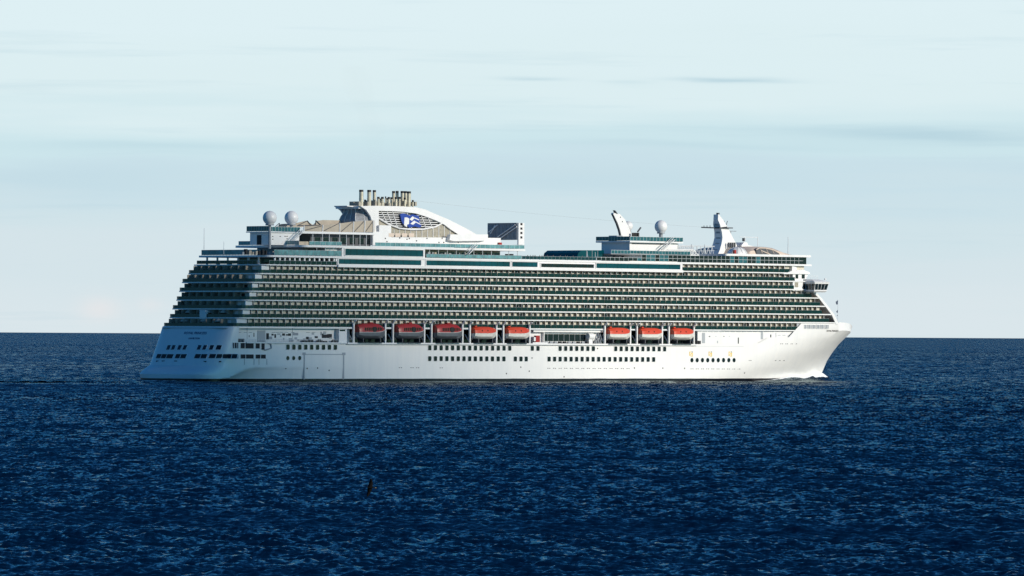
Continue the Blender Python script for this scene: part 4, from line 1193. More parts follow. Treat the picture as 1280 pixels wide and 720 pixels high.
# white tent dome
TV = 13.0; u, z = at(921.5, 319.4, TV); o = MB(); r = 3.9; prof_ = [(r * math.cos(a), 3.3 * math.sin(a)) for a in np.linspace(0, math.pi / 2 - 0.02, 9)]
o.lathe((u, TV, z), prof_, 20, 0); o.lathe((u, TV, z - 0.3), [(r + 0.05, 0), (r + 0.05, 0.3)], 20, 1)
for k in range(6):
    a = -1.3 + k * 0.52; pr = None
    for al in np.linspace(0, math.pi / 2, 7):
        c = (u + (r + 0.03) * math.cos(al) * math.sin(a), TV + (r + 0.03) * math.cos(al) * math.cos(a), z + 3.33 * math.sin(al))
        if pr: o.tube(pr, c, 0.07, n=5, m=1)
        pr = c
part(o, 'dome_tent', [M['white'], M['grey']], smooth=40)
o = MB(); uu_, zz_ = at(919.3, 314.8, TV + 3.5); o.box(uu_ - 0.45, uu_ + 0.45, TV + 2.6, TV + 3.5, zz_ - 0.7, zz_ + 0.7); part(o, 'red_panel', [M['red']])
# main mast
mb = MB()
mast_l = [(268, 894.6, 899.2), (275, 894.4, 904.8), (280, 895.2, 908), (284, 896.0, 911), (290, 897.2, 913.6), (297, 897.6, 917.3), (304, 896.2, 921.2), (312, 893.6, 924), (320, 890, 927)]
rings = []
for y, xl, xr in mast_l:
    vh = 1.2 if y < 276 else 1.7 + (y - 276) * 0.02
    (a_, z) = at(xl + 2 * vh * 2.36 * 0.55, y, vh); b_ = U(xr, y, vh)
    rings.append([(a_, vh, z), (b_, vh * 0.8, z), (b_, -vh * 0.8, z), (a_, -vh, z)])
mb.loft(rings, 0)
for r0 in rings[2:-1]:
    mb.box(r0[0][0] - 0.12, r0[0][0] - 0.003, -r0[0][1] * 0.5, r0[0][1] * 0.5, r0[0][2] - 0.5, r0[0][2] + 0.1, 1)
mast = part(mb, 'mast', [M['white'], M['grey']])
mb = MB(); u, z = at(897, 284.6, 0); mb.box(u - 1.5, u + 5.6, -2.6, 2.6, z - 0.25, z + 0.15); mb.tube((u, -2.6, z), (u, -8.5, z + 0.2), 0.25, n=6); mb.tube((u, 2.6, z), (u, 5.0, z + 0.2), 0.2, n=6)
for v in (-4, -5.6, -7.2): mb.tube((u, v, z), (u, v, z + 0.9), 0.12, n=5)
mb.tube((u + 4.2, 0, z), (u + 3.4, 0, z + 2.6), 0.14, n=5); mb.tube((u + 4.2, 0, z), (u + 5.2, 0, z + 2.6), 0.14, n=5)
u2, z2 = at(896, 268, 0); mb.box(u2 + 0.2, u2 + 1.0, -0.5, 0.5, z2, z2 + 0.6)
part(mb, 'mast_yard', [M['dgrey']], mast)
mb = MB(); u, z = at(917, 290, 0.5); mb.tube((u - 2.5, 0.5, z + 0.3), (u + 1.4, 0.5, z + 0.3), 0.14, n=6); mb.tube((u - 1.5, 0.5, z - 1.5), (u - 1.5, 0.5, z + 0.3), 0.12, n=6)
part(mb, 'radar_arm', [M['grey']], mast)
for x in (911, 913.5, 916, 918.5): u, z = at(x, 305.5, 3.5); mb = MB(); mb.box(u - 0.25, u + 0.25, 3.2, 3.7, z - 1.2, z + 0.7); part(mb, 'lamp', [M['dgrey']], mast)
# poles, aerials, stays
mb = MB()
for x, y0, y1, v, r in ((985, 318.5, 296, 0, 0.16), (255, 312, 285, -14, 0.10), (279.7, 318, 302, 0, 0.09), (734, 322, 314, 17, 0.14), (744, 322, 315, 15, 0.12)):
    u, zb_ = at(x, y0, v); z = Zp(x, y1, v); mb.tube((u, v, zb_), (u, v, z), r, r * 0.6, n=6)
part(mb, 'aerials', [M['pole']])
mb = MB(); p, q = at(516, 250.5, 0), at(897, 285, 0); pr = None
for k in range(21):
    f = k / 20; c = (p[0] + (q[0] - p[0]) * f, 0.0, p[1] + (q[1] - p[1]) * f - 0.9 * 4 * f * (1 - f))
    if pr: mb.tube(pr, c, 0.035, n=4)
    pr = c
part(mb, 'aerial_wire', [M['grey']])
js = MB(); u, z0_ = at(1047.2, 403.5, 0); z1_ = Zp(1047.2, 374, 0); js.tube((u, 0, z0_ - 1.5), (u, 0, z1_), 0.07, 0.05, n=6)
jack = part(js, 'jackstaff', [M['pole']])
for y0, y1, w_ in ((375.2, 380.6, 1.15), (387.2, 390.8, 0.8), (393.2, 394.4, 0.5)):
    o = MB(); za, zb_ = Zp(1047.2, y0, 0), Zp(1047.2, y1, 0)
    o.uz([(u, za), (u - 0.35 * w_, za - 0.25), (u - w_, za - 0.6), (u - 0.8 * w_, zb_ + 0.1), (u - 0.4 * w_, zb_ - 0.1), (u, zb_ + 0.2)], -0.05, 0.05); part(o, 'flag', [M['flag']], jack)

# bridge and the decks stepping down to it
mb = MB()
def stp(x): return at(x, 345, 18.9)[0]
mb.uv([(stp(990.5), 18.9), (stp(1000), 17.6), (stp(1005.5), 15.5), (stp(1005.5), -15.5), (stp(990.5), -18.9)], Z8 - 0.50, Z8 - 0.37, 0)
mb.uv([(stp(990.5), 18.7), (stp(999), 17.6), (stp(1001), 15.5), (stp(1001), -15.5), (stp(990.5), -18.7)], ZK[7] + 0.27, Z8 - 0.503, 0)
za, zb_ = Zp(991, 338, 18.9), Zp(1010, 342.6, 18.9)
mb.uz(poly([(979, 342.6), (991, 338.2), (1004, 337), (1011.5, 340), (1013, 342.6)], 19.3), -19.3, 19.3, 0)
mb.uz(poly([(991, 349), (991, 342.6), (1010, 342.6), (1008, 349)], 18.7), -18.7, 18.7, 0)
for x, w_ in ((996, 1.4), (1004, 1.6)): u, z = at(x, 345.5, 18.7); mb.box(u - w_ / 2, u + w_ / 2, 18.703, 18.78, z - 0.8, z + 0.7, 1)
mb.uz(poly([(991, 363.5), (991, 349), (1004, 349), (1003, 363.5)], 18.8), -18.8, 18.8, 0)
u, z = at(995.5, 356, 18.8); mb.box(u - 0.9, u + 0.9, 18.803, 18.88, z - 0.9, z + 0.9, 2)
part(mb, 'bridge_house', [M['white'], M['glass'], M['lattice']])
BV = 23.6; bu0, bu1 = U(1018.3, 358, BV), U(1033.5, 358, BV)
zw0, zw1 = Zp(1020, 362.3, BV), Zp(1020, 354.8, BV)
def brg(z, o0, o1, ov): return [(bu0 - o0, -BV - ov, z), (bu0 - o0, BV + ov, z), (bu1 + o1, BV + ov, z), (bu1 + o1, -BV - ov, z)]
mb = MB()
mb.loft([brg(zw0 - 0.9, 0.0, -0.6, -0.4), brg(zw0 - 0.35, 0.4, 0.0, 0.2), brg(zw0, 0.2, 0.0, 0.0)], 0)
mb.loft([brg(zw1, 0.35, 0.85, 0.35), brg(zw1 + 0.6, 0.5, 1.1, 0.55), brg(zw1 + 1.1, 0.2, -0.3, -0.3), brg(zw1 + 1.7, -0.8, -2.0, -2.2), brg(zw1 + 1.75, -2.0, -3.0, -6)], 0)
bridge = part(mb, 'bridge', [M['white']])
mb = MB(); mb.loft([brg(zw0 + 0.003, 0.1, -0.1, -0.1), brg(zw1 - 0.003, 0.25, 0.7, 0.25)], 0)
part(mb, 'bridge_window', [M['glass']], bridge)
mb = MB()
for f in (0, 0.25, 0.5, 0.75, 1.0):
    u = bu0 + (bu1 - bu0) * f; mb.tube((u, BV - 0.02, zw0), (u + 0.6 * f, BV + 0.28, zw1), 0.07, n=5)
for f in range(7):
    v = BV - f * 1.45; mb.tube((bu0 - 0.12, v, zw0), (bu0 - 0.28, v, zw1), 0.06, n=5)
part(mb, 'bridge_mullion', [M['white']], bridge)
mb = MB(); u, z = at(1031.5, 349, BV - 2); mb.tube((u, BV - 2, z - 1), (u, BV - 2, z), 0.12, n=6); mb.tube((u - 0.3, BV - 2, z), (u + 0.4, BV - 2, z + 0.1), 0.3, n=10)
mb.tube((bu0 + 1, BV - 3, zw1 + 3.0), (bu1 - 1.5, BV - 3, zw1 + 3.0), 0.05, n=5)
for f in range(4): mb.tube((bu0 + 1 + f * 1.2, BV - 3, zw1 + 1.8), (bu0 + 1 + f * 1.2, BV - 3, zw1 + 3.0), 0.05, n=5)
part(mb, 'searchlight', [M['white']], bridge)

# ------------------------------------------------------------------ promenade fittings
mb = MB()
pa, pb = U(287, 418, 17.2), U(437, 420, 17.2)
mb.box(pa + 1, pb, 15.5, 17.2, 13.71, ZK[0] - 0.31, 0)
for x, w_, y0, y1, m in ((334.5, 1.2, 416.5, 424.5, 1), (317.5, 0.35, 416, 421, 1), (311.5, 0.25, 419, 421.5, 1), (354.5, 1.3, 416.8, 419.6, 1), (362, 1.3, 416.8, 419.8, 1), (369.5, 2.4, 416, 419.2, 2), (405, 2.0, 417, 422.5, 1), (412, 2.2, 417.5, 422.5, 1), (340.5, 0.3, 418, 419, 1), (344, 0.3, 418, 419, 1), (309, 0.12, 409.5, 424, 2), (365.5, 0.15, 410, 424, 2)):
    u, zt = at(x, y0, 17.25); zb_ = max(Zp(x, y1, 17.25), 13.75); mb.box(u - w_ / 2, u + w_ / 2, 17.203, 17.27, zb_, zt, m)
for x in (295, 299.5, 307, 313, 342, 347, 352, 358, 366, 385, 392): u, z = at(x, 415.5, 17.25); mb.box(u - 0.8, u + 0.8, 17.203, 17.25, z - 0.08, z + 0.08, 2)
a_ = U(321.5, 418, 17.2); b_ = U(331.5, 418, 17.2); mb.box(a_, b_, 17.203, 17.3, 13.75, Zp(326, 413, 17.2), 3)
for i in range(26):
    u = U(336 + i * 3.6, 420, 17.3); z = rnd.uniform(13.75, 16.6); m_ = rnd.choice((1, 2, 2, 3))
    mb.box(u, u + rnd.uniform(0.5, 1.6), 17.205, 17.30, z, min(z + rnd.uniform(0.4, 1.5), 18.2), m_)
part(mb, 'aft_promenade_wall', [M['white'], M['dark'], M['grey'], M['seam']])
mb = MB()
for i in range(40):
    u = pa + 1 + i * (pb - pa - 2) / 40; mb.tube((u, 18.9, 13.75), (u, 18.9, 14.75), 0.035, n=4)
mb.tube((pa, 18.9, 14.75), (pb, 18.9, 14.75), 0.05, n=5); mb.tube((pa, 18.9, 14.3), (pb, 18.9, 14.3), 0.03, n=4)
part(mb, 'promenade_guard_rail', [M['pole']])
mb = MB()
for x, w_, h in ((288, 2.6, 1.2), (291.5, 1.2, 0.9), (296, 3.2, 1.2), (378, 3, 0.8), (386, 2, 1.0), (396, 2.6, 0.8), (403, 2, 0.6), (415, 3, 0.8)):
    mb = MB(); u = U(x, 423, 18.3); mb.box(u, u + w_, 17.8, 18.6, 13.71, 13.71 + h, 0); part(mb, 'deck_locker', [M['dark']])
mb = MB(); u, z = at(287.5, 419, 17.0); u = max(u, 4.5); mb.tube((u, 17.0, 13.7), (u, 17.0, z), 0.4, n=10); mb.tube((u, 16.6, z), (u, 17.9, z), 0.5, n=10); part(mb, 'fairlead', [M['white']])
mb = MB(); a_ = U(423.5, 420, 19.2); b_ = U(433.5, 420, 19.2); mb.box(a_, b_, 17.3, 19.25, 13.81, Zp(428, 411.5, 19.2), 0); mb.box(a_ + 0.3, b_ - 0.8, 19.253, 19.3, Zp(428, 414, 19.2), Zp(428, 412, 19.2), 1)
part(mb, 'winch_house', [M['white'], M['glass']])
# amidships gap between the boats
mb = MB()
a_, b_ = U(664, 420, 17), U(752, 420, 17)
mb.box(a_, b_, 15.5, 16.6, 13.71, ZK[0] - 0.31, 0)
c_, d_ = U(678.5, 420, 17), U(732.5, 420, 17)
mb.box(c_, d_, 16.603, 16.7, 14.6, Zp(705, 417.6, 17), 1)
for i in range(1, 8): u = c_ + (d_ - c_) * i / 8; mb.box(u - 0.06, u + 0.06, 16.701, 16.75, 14.6, Zp(705, 417.6, 17), 3)
mb.box(c_ - 0.35, c_, 16.603, 17.9, 13.71, ZK[0] - 1.0, 0)
mb.box(a_, b_, 17.5, 18.2, ZK[0] - 1.1, ZK[0] - 0.31, 0)
for i in range(10): u = c_ + i * 2.3; mb.box(u, u + 1.3, 17.7, 18.4, 13.71, 14.5, rnd.choice((2, 2, 3)))
part(mb, 'promenade_lounge', [M['white'], M['glass'], M['dark'], M['grey']])
mb = MB(); u = U(737.5, 419.5, 18); mb.tube((u - 1.2, 18, 16.4), (u + 1.3, 18, 16.4), 1.15, n=16); mb.box(u - 0.9, u + 0.9, 17.6, 18.4, 13.71, 15.5); part(mb, 'life_raft_drum', [M['white']], smooth=40)
mb = MB()
for i in range(4): u = U(743 + i * 2.3, 420, 18.6); mb.tube((u, 18.6, 13.75), (u + 1.2, 18.6, 17.8 - 0.3 * i), 0.14, n=6)
for i in range(3): mb.box(U(744, 420, 17.6) + i * 1.1, U(744, 420, 17.6) + i * 1.1 + 0.8, 17.0, 17.9, 13.71, 15 + 0.8 * i)
part(mb, 'boat_winch', [M['grey']])
mb = MB(); u = U(671.5, 420, 18.4); mb.box(u - 1.0, u + 1.0, 17.8, 18.8, 14.2, 16.6, 0); mb.box(u - 2.0, u - 1.1, 18.0, 18.8, 14.6, 16.0, 1); mb.box(u - 2.8, u + 4.5, 17.6, 19.2, 13.71, 14.15, 1); part(mb, 'rescue_raft', [M['red'], M['white']])
# forward promenade wall, almost flush
mb = MB()
a_, b_ = U(872, 420, 18.3), U(984, 420, 18.3)
mb.box(a_, REC_F - 0.6, 15.5, 18.3, 13.71, ZK[0] - 0.31, 0)
for x, w_, y0, y1, m in ((923, 0.5, 422, 429.5, 1), (879.5, 1.6, 416, 429, 2), (952.5, 1.2, 414.5, 424, 2), (963.5, 0.55, 418.2, 423.5, 1), (970, 0.3, 416, 424, 2), (887, 0.7, 420, 421, 1), (905, 0.5, 420, 421, 1), (895, 0.6, 420, 420.6, 2), (912, 0.6, 420, 420.6, 2), (897, 0.4, 426, 429, 2)):
    u, zt = at(x, y0, 18.35); zb_ = max(Zp(x, y1, 18.35), 13.8); mb.box(u - w_ / 2, u + w_ / 2, 18.303, 18.36, zb_, zt, m)
for x in np.arange(874, 990, 7.0): u, z = at(x, 414.7, 18.35); mb.box(u - 1.2, u + 1.2, 18.303, 18.35, z - 0.07, z + 0.07, 2)
for x in (974, 980, 986.5, 993): u, z = at(x, 419, 18.35); mb.box(u - 0.8, u + 0.8, 18.303, 18.35, z - 0.1, z + 0.1, 2)
part(mb, 'forward_promenade_wall', [M['white'], M['dark'], M['seam']])
mb = MB(); u = U(1000, 418, 18.8); mb.box(u - 1.5, REC_F + 0.3, 17.2, 18.6, ZK[0] - 0.3 - 3.0, ZK[1] - 0.31, 0); mb.box(u - 3.5, u - 1.6, 17.6, 18.7, ZK[0] - 3.0, ZK[0] - 1.2, 1); part(mb, 'recess_end', [M['seam'], M['dgrey']])
mb = MB(); 
for x in (867.5, 871, 874): u = U(x, 426, 18.6); mb.box(u - 0.5, u + 0.5, 18.4, 19.0, 13.8, 15.0 + 0.6 * (x < 869), 0)
part(mb, 'deck_gear', [M['dark']])

# ------------------------------------------------------------------ boats in the davits
def boat_mesh(L, Bm, H, kind):
    """hull and canopy of an enclosed boat; origin at keel amidships"""
    hull_, can = MB(), MB()
    st = np.linspace(-1, 1, 17); rh = []; rc = []
    zs = H * (0.46 if kind == 'life' else 0.43)
    for s_ in st:
        f = (1 - max(0, s_) ** 2.6 * 0.93) * (1 - max(0, -s_) ** 10 * 0.10)
        w_ = Bm / 2 * max(f, 0.05)
        keel = 0.55 * max(0, s_) ** 4 * zs + 0.25 * max(0, -s_) ** 6 * zs
        sheer = zs + 0.16 * max(0, s_) ** 2 * H
        u = s_ * L / 2
        rh.append([(u, -w_, sheer), (u, -w_ * 0.96, (sheer + keel) / 2), (u, -w_ * 0.55, keel + 0.12 * zs), (u, 0, keel), (u, w_ * 0.55, keel + 0.12 * zs), (u, w_ * 0.96, (sheer + keel) / 2), (u, w_, sheer)])
        ct = H - (H - sheer) * (0.55 * max(0, s_) ** 3 + (0.16 if kind == 'life' else 0.22) * max(0, -s_) ** 4)
        if kind == 'tender': ct -= (H - zs) * 0.30 * max(0, s_ - 0.45) / 0.55 - 0.0
        uu_ = u * 0.985
        rc.append([(uu_, -w_ * 0.97, sheer + 0.003), (uu_, -w_ * 0.93, sheer + (ct - sheer) * 0.55), (uu_, -w_ * 0.6, sheer + (ct - sheer) * 0.9), (uu_, 0, ct), (uu_, w_ * 0.6, sheer + (ct - sheer) * 0.9), (uu_, w_ * 0.93, sheer + (ct - sheer) * 0.55), (uu_, w_ * 0.97, sheer + 0.003)])
    hull_.loft(rh, 0); can.loft(rc, 0)
    rub = MB()
    for r0, r1 in zip(rh, rh[1:]):
        for i in (0, 6):
            rub.tube((r0[i][0], r0[i][1] * 1.01, r0[i][2]), (r1[i][0], r1[i][1] * 1.01, r1[i][2]), 0.09, n=6)
    win = []
    ws = np.linspace(-0.62, -0.12, 5).tolist() + np.linspace(0.16, 0.55, 4).tolist() if kind == 'tender' else (-0.45, 0.02)
    for s_ in ws:
        i = int((s_ + 1) / 2 * 16); f = (s_ + 1) / 2 * 16 - i
        g = lambda j: tuple(rc[i][j][k] * (1 - f) + rc[i + 1][j][k] * f for k in range(3))
        lo, hi = g(6), g(5)
        o = MB(); vv = max(lo[1], hi[1]) ; zz0 = lo[2] + (hi[2] - lo[2]) * 0.30; zz1 = lo[2] + (hi[2] - lo[2]) * 0.95
        hw = 0.27 if kind == 'tender' else 0.16
        if kind == 'life': zz0 = lo[2] + (hi[2] - lo[2]) * 0.55
        o.uz([(lo[0] - hw, zz0), (lo[0] + hw, zz0), (lo[0] + hw, zz1), (lo[0] - hw, zz1)], vv - 0.3, vv + 0.03)
        win.append(o)
    hatch = MB()
    hatch.box(-0.9 if kind == 'tender' else -L * 0.42, 0.7 if kind == 'tender' else -L * 0.42 + 1.0, -0.7, 0.7, H - 0.12, H + 0.28)
    gear = MB()
    gear.tube((-L * 0.5 + 0.25, 0, 0.18), (-L * 0.5 - 0.15, 0, 0.18), 0.34, n=10); gear.box(-L * 0.5 - 0.45, -L * 0.5 - 0.18, -0.05, 0.05, -0.05, 1.1)
    door = None
    if kind == 'tender':
        door = MB(); door.box(-0.55, 0.75, Bm * 0.36, Bm * 0.5 + 0.02, zs + 0.02, zs + (H - zs) * 0.6)
    return hull_, can, rub, win, hatch, gear, door
built = {}
boats = [('tender', 440.2, 481.5, 403.8, 424.0), ('tender', 489, 530.5, 404.1, 424.2), ('tender', 537, 578.5, 404.5, 424.4),
         ('life', 585.2, 621.0, 408.2, 424.2), ('life', 627.0, 662.5, 408.5, 424.4), ('life', 753.3, 788.8, 409.0, 425.0), ('life', 793.3, 828.7, 409.3, 425.2), ('life', 833.0, 868.6, 409.6, 425.3)]
labels = ['dark red windowed tender hanging in the davits nearest the stern',
          'dark red windowed tender hanging in the middle of the three tenders',
          'dark red windowed tender hanging beside the first orange topped lifeboat',
          'orange topped white lifeboat hanging beside the last red tender',
          'orange topped white lifeboat hanging just aft of the dark lounge windows',
          'orange topped white lifeboat hanging just forward of the dark lounge windows',
          'orange topped white lifeboat hanging in the middle of the forward three',
          'orange topped white lifeboat hanging nearest the bow']
for (kind, xa, xb, yt, yb), lab in zip(boats, labels):
    L, Bm = (12.4, 4.6) if kind == 'tender' else (10.4, 4.1)
    vc = 19.9
    ymid = (yt + yb) / 2
    # aft port corner shows at xa, fore end at xb
    ua_ = at(xa, ymid, vc - Bm * 0.36)[0]; um = at(xb, ymid, vc)[0]
    uc = (ua_ + um) / 2; L = min(max(um - ua_, L - 1.5), L + 1.5)
    zb_ = Zp((xa + xb) / 2, yb, vc); H = Zp((xa + xb) / 2, yt, vc) - zb_
    root = empty('tender_boat' if kind == 'tender' else 'lifeboat', W(uc, vc, zb_), TH)
    tag(root, lab, 'lifeboat', 'boats hanging along the side of the ship')
    if kind not in built:
        h_, c_, rb, wn, ha, ge, dr = boat_mesh(L, Bm, H, kind)
        bh_ = h_.build('hull', M['bgrey'] if kind == 'tender' else M['bhull'], root, smooth=35)
        bc_ = c_.build('canopy', M['red'] if kind == 'tender' else M['orange'], root, smooth=35)
        rb.build('rubbing_strake', M['bhull'], bh_); ge.build('propeller', M['dgrey'], bh_)
        ha.build('hatch', M['red'] if kind == 'tender' else M['orange'], bc_)
        for w_ in wn: w_.build('window', M['glass'], bc_)
        if dr: dr.build('door', M['dark'], bc_)
        built[kind] = [bh_, bc_]
    else:
        for p in built[kind]:
            c = p.copy(); col.objects.link(c); c.parent = root
            for q_ in p.children:
                d_ = q_.copy(); col.objects.link(d_); d_.parent = c
    # davits: a pair of frames per boat, fixed to the ship
    for ud in (uc - L * 0.5 - 0.75, uc + L * 0.5 + 0.35):
        o = MB(); zt = zb_ + max(H, 5.2) + 0.9
        o.box(ud - 0.28, ud + 0.28, 19.3, 19.95, 13.79, zt - 1.0)
        o.tube((ud, 19.6, zt - 1.2), (ud, 20.5, zt), 0.28, n=6); o.tube((ud, 20.5, zt), (ud, 21.2, zt - 0.1), 0.24, 0.2, n=6)
        o.tube((ud, 19.5, zt - 1.1), (ud, 17.0, zt - 0.6), 0.2, n=6)
        o.tube((ud, 19.3, 14.4), (ud, 17.2, 16.8), 0.2, n=6)
        part(o, 'davit', [M['white']])
        o = MB(); o.tube((ud, 20.9, zt - 0.2), (ud + (1.4 if ud < uc else -1.4), 20.0, zb_ + H * 0.75), 0.05, n=5); part(o, 'fall_wire', [M['dgrey']])
    o = MB()
    o.box(uc - L * 0.42, uc + L * 0.4, 17.4, 21.2, 13.79, 13.95, 0); 
    for du in (-0.3, 0.28): o.box(uc + L * du - 0.2, uc + L * du + 0.2, 18.2, 21.0, 13.95, zb_ + 0.35 if zb_ > 14 else 14.2, 1)
    part(o, 'boat_cradle', [M['soot'], M['dgrey']])

# ------------------------------------------------------------------ unseen cloud added toward the sun to shade the after half of the ship
def build_shade_cloud():
    a = Vector((-SUN.y, SUN.x, 0)).normalized()
    if a.x * cT + a.y * sT < 0: a = -a
    b2 = SUN.cross(a).normalized()
    if b2.z < 0: b2 = -b2
    p0 = W(56, 19, 20)                               # a point on the edge of the shade
    nv = (a * 0.50 + b2 * 0.87).normalized()         # from shade to sunlight
    centre = p0 + SUN * 11500 - nv * 520
    rng = random.Random(5)
    bm = bmesh.new()
    bmesh.ops.create_icosphere(bm, subdivisions=5, radius=1.0)
    from mathutils import noise as mn
    for v in bm.verts:
        d = v.co.normalized()
        k = 1 + 0.05 * mn.fractal(d * 2.6, 1.0, 2.0, 4) + 0.02 * mn.fractal(d * 9, 1.0, 2.0, 3)
        v.co = d * 520 * k
    me = bpy.data.meshes.new('shade_cloud'); bm.to_mesh(me); bm.free()
    me.polygons.foreach_set('use_smooth', [True] * len(me.polygons))
    me.materials.append(mat('shade_cloud_white', (0.85, 0.85, 0.86), 1.0))
    o = bpy.data.objects.new('shade_cloud', me); col.objects.link(o); o.location = centre
    o['kind'] = 'structure'
build_shade_cloud()

# ------------------------------------------------------------------ bow wave and foam along the waterline
def foam_material(name, lo, hi, scale):
    m = water_material(name)
    t = m.node_tree; b = t.nodes['Principled BSDF']
    out = [n for n in t.nodes if n.type == 'OUTPUT_MATERIAL'][0]
    df = t.nodes.new('ShaderNodeBsdfDiffuse'); df.inputs['Color'].default_value = (0.78, 0.80, 0.82, 1)
    mx = t.nodes.new('ShaderNodeMixShader')
    at_ = t.nodes.new('ShaderNodeAttribute'); at_.attribute_name = 'foam'
    g = t.nodes.new('ShaderNodeNewGeometry')
    n = t.nodes.new('ShaderNodeTexNoise'); n.inputs['Scale'].default_value = scale; n.inputs['Detail'].default_value = 6; n.inputs['Roughness'].default_value = 0.7
    t.links.new(g.outputs['Position'], n.inputs[0])
    s_ = math_n(t, 'ADD', at_.outputs['Fac'], math_n(t, 'MULTIPLY', math_n(t, 'SUBTRACT', n.outputs[0], 0.5), 1.1))
    r = t.nodes.new('ShaderNodeMapRange'); r.inputs[1].default_value = lo; r.inputs[2].default_value = hi
    t.links.new(s_, r.inputs[0])
    t.links.new(r.outputs[0], mx.inputs[0]); t.links.new(t.nodes['water_mix'].outputs[0], mx.inputs[1]); t.links.new(df.outputs[0], mx.inputs[2])
    t.links.new(mx.outputs[0], out.inputs[0])
    return m
M['foam'] = foam_material('bow_wave_water', 0.42, 0.60, 0.7)
def wave_sheet(name, us, height, foamf, width, z0=0.0, nr=14, sides=(1,), stem_cap=False):
    """A ridge of water lying against the hull along the stations us: height(u), foam(u, r), r metres out from the plating."""
    vs, fs, fo = [], [], []
    for sgn in sides:
        o = len(vs)
        for u, du, dv in us:
            hv = hull_v(min(u, 314.2), 0.9) if u < 314.3 else 0.0
            for k in range(nr + 1):
                f = k / nr; r = width(u) * f - 0.4
                h = height(u)
                z = z0 + h * (0.55 + 0.45 * math.sin(min(1, f / 0.22) * math.pi / 2)) * max(0.0, 1 - max(0, f - 0.22) / 0.78) ** 1.6 - 0.25 * f
                vs.append((u + du * r, sgn * (hv + dv * r), z)); fo.append(foamf(u, f))
        nc = nr + 1
        for i in range(len(us) - 1):
            for k in range(nr): fs.append((o + i * nc + k, o + (i + 1) * nc + k, o + (i + 1) * nc + k + 1, o + i * nc + k + 1))
    me = bpy.data.meshes.new(name); me.from_pydata([(u, -v, z) for u, v, z in vs], [], fs)
    bm = bmesh.new(); bm.from_mesh(me); bmesh.ops.recalc_face_normals(bm, faces=bm.faces)
    if sum(f.normal.z for f in bm.faces) < 0: bmesh.ops.reverse_faces(bm, faces=bm.faces)
    bm.to_mesh(me); bm.free()
    at_ = me.attributes.new('foam', 'FLOAT', 'POINT'); at_.data.foreach_set('value', fo)
    me.polygons.foreach_set('use_smooth', [True] * len(me.polygons)); me.materials.append(M['foam'])
    ob = bpy.data.objects.new(name, me); col.objects.link(ob); ob.location = SHIP_LOC; ob.rotation_euler = (0, 0, TH)
    ob['kind'] = 'stuff'
    return ob
us_ = []
for u in np.arange(262, 314, 0.8): us_.append((u, -0.25, 0.97))
for k in range(12):
    a = k / 11 * math.pi / 2; us_.append((314.4, math.sin(a) * 0.9 - 0.2 * math.cos(a), math.cos(a)))
def bw_h(u): return float(np.interp(u, [262, 272, 280, 287, 293, 298, 303, 308, 312, 314.4], [0.15, 0.5, 1.1, 1.9, 1.8, 1.3, 2.0, 3.1, 3.4, 3.0]))
def bw_f(u, f):
    base = float(np.interp(u, [262, 276, 284, 292, 298, 304, 310, 315], [0.45, 0.65, 0.85, 0.95, 0.9, 0.95, 1.0, 1.0]))
    return base * (1.0 if f < (0.24 if u < 306 else 0.40) else max(0.0, 1 - (f - (0.24 if u < 306 else 0.40)) / 0.16))
wave_sheet('bow_wave', us_, bw_h, bw_f, lambda u: 9.0 + max(0, 300 - u) * 0.03, sides=(1, -1))
us2 = [(u, 0.0, 1.0) for u in np.arange(8, 262, 2.0)]
wave_sheet('wake_foam', us2, lambda u: 0.20 + 0.08 * math.sin(u * 0.31), lambda u, f: (0.30 + 0.1 * math.sin(u * 0.07)) * (1 if f < 0.6 else (1 - f) / 0.4), lambda u: 3.2 + 1.2 * math.sin(u * 0.045), nr=8)

# churned water astern
vs, fs, fo = [], [], []
nu, nv = 60, 26
for i in range(nu):
    for k in range(nv):
        u = -9 - i * 2.2; f = k / (nv - 1) * 2 - 1; wv = 15 + i * 0.12
        vs.append((u, -f * wv, 0.32 + 0.22 * math.sin(u * 1.3 + f * 7) * math.cos(f * 11 + u * 0.6)))
        fo.append((0.50 - i * 0.0065) * (1 - abs(f) ** 6))
for i in range(nu - 1):
    for k in range(nv - 1): a = i * nv + k; fs.append((a, a + 1, a + nv + 1, a + nv))
me = bpy.data.meshes.new('stern_wake'); me.from_pydata(vs, [], fs); me.attributes.new('foam', 'FLOAT', 'POINT').data.foreach_set('value', fo)
bm = bmesh.new(); bm.from_mesh(me); bmesh.ops.recalc_face_normals(bm, faces=bm.faces)
if sum(f.normal.z for f in bm.faces) < 0: bmesh.ops.reverse_faces(bm, faces=bm.faces)
bm.to_mesh(me); bm.free()
me.polygons.foreach_set('use_smooth', [True] * len(me.polygons)); me.materials.append(M['foam'])
o = bpy.data.objects.new('stern_wake', me); col.objects.link(o); o.location = SHIP_LOC; o.rotation_euler = (0, 0, TH); o['kind'] = 'stuff'

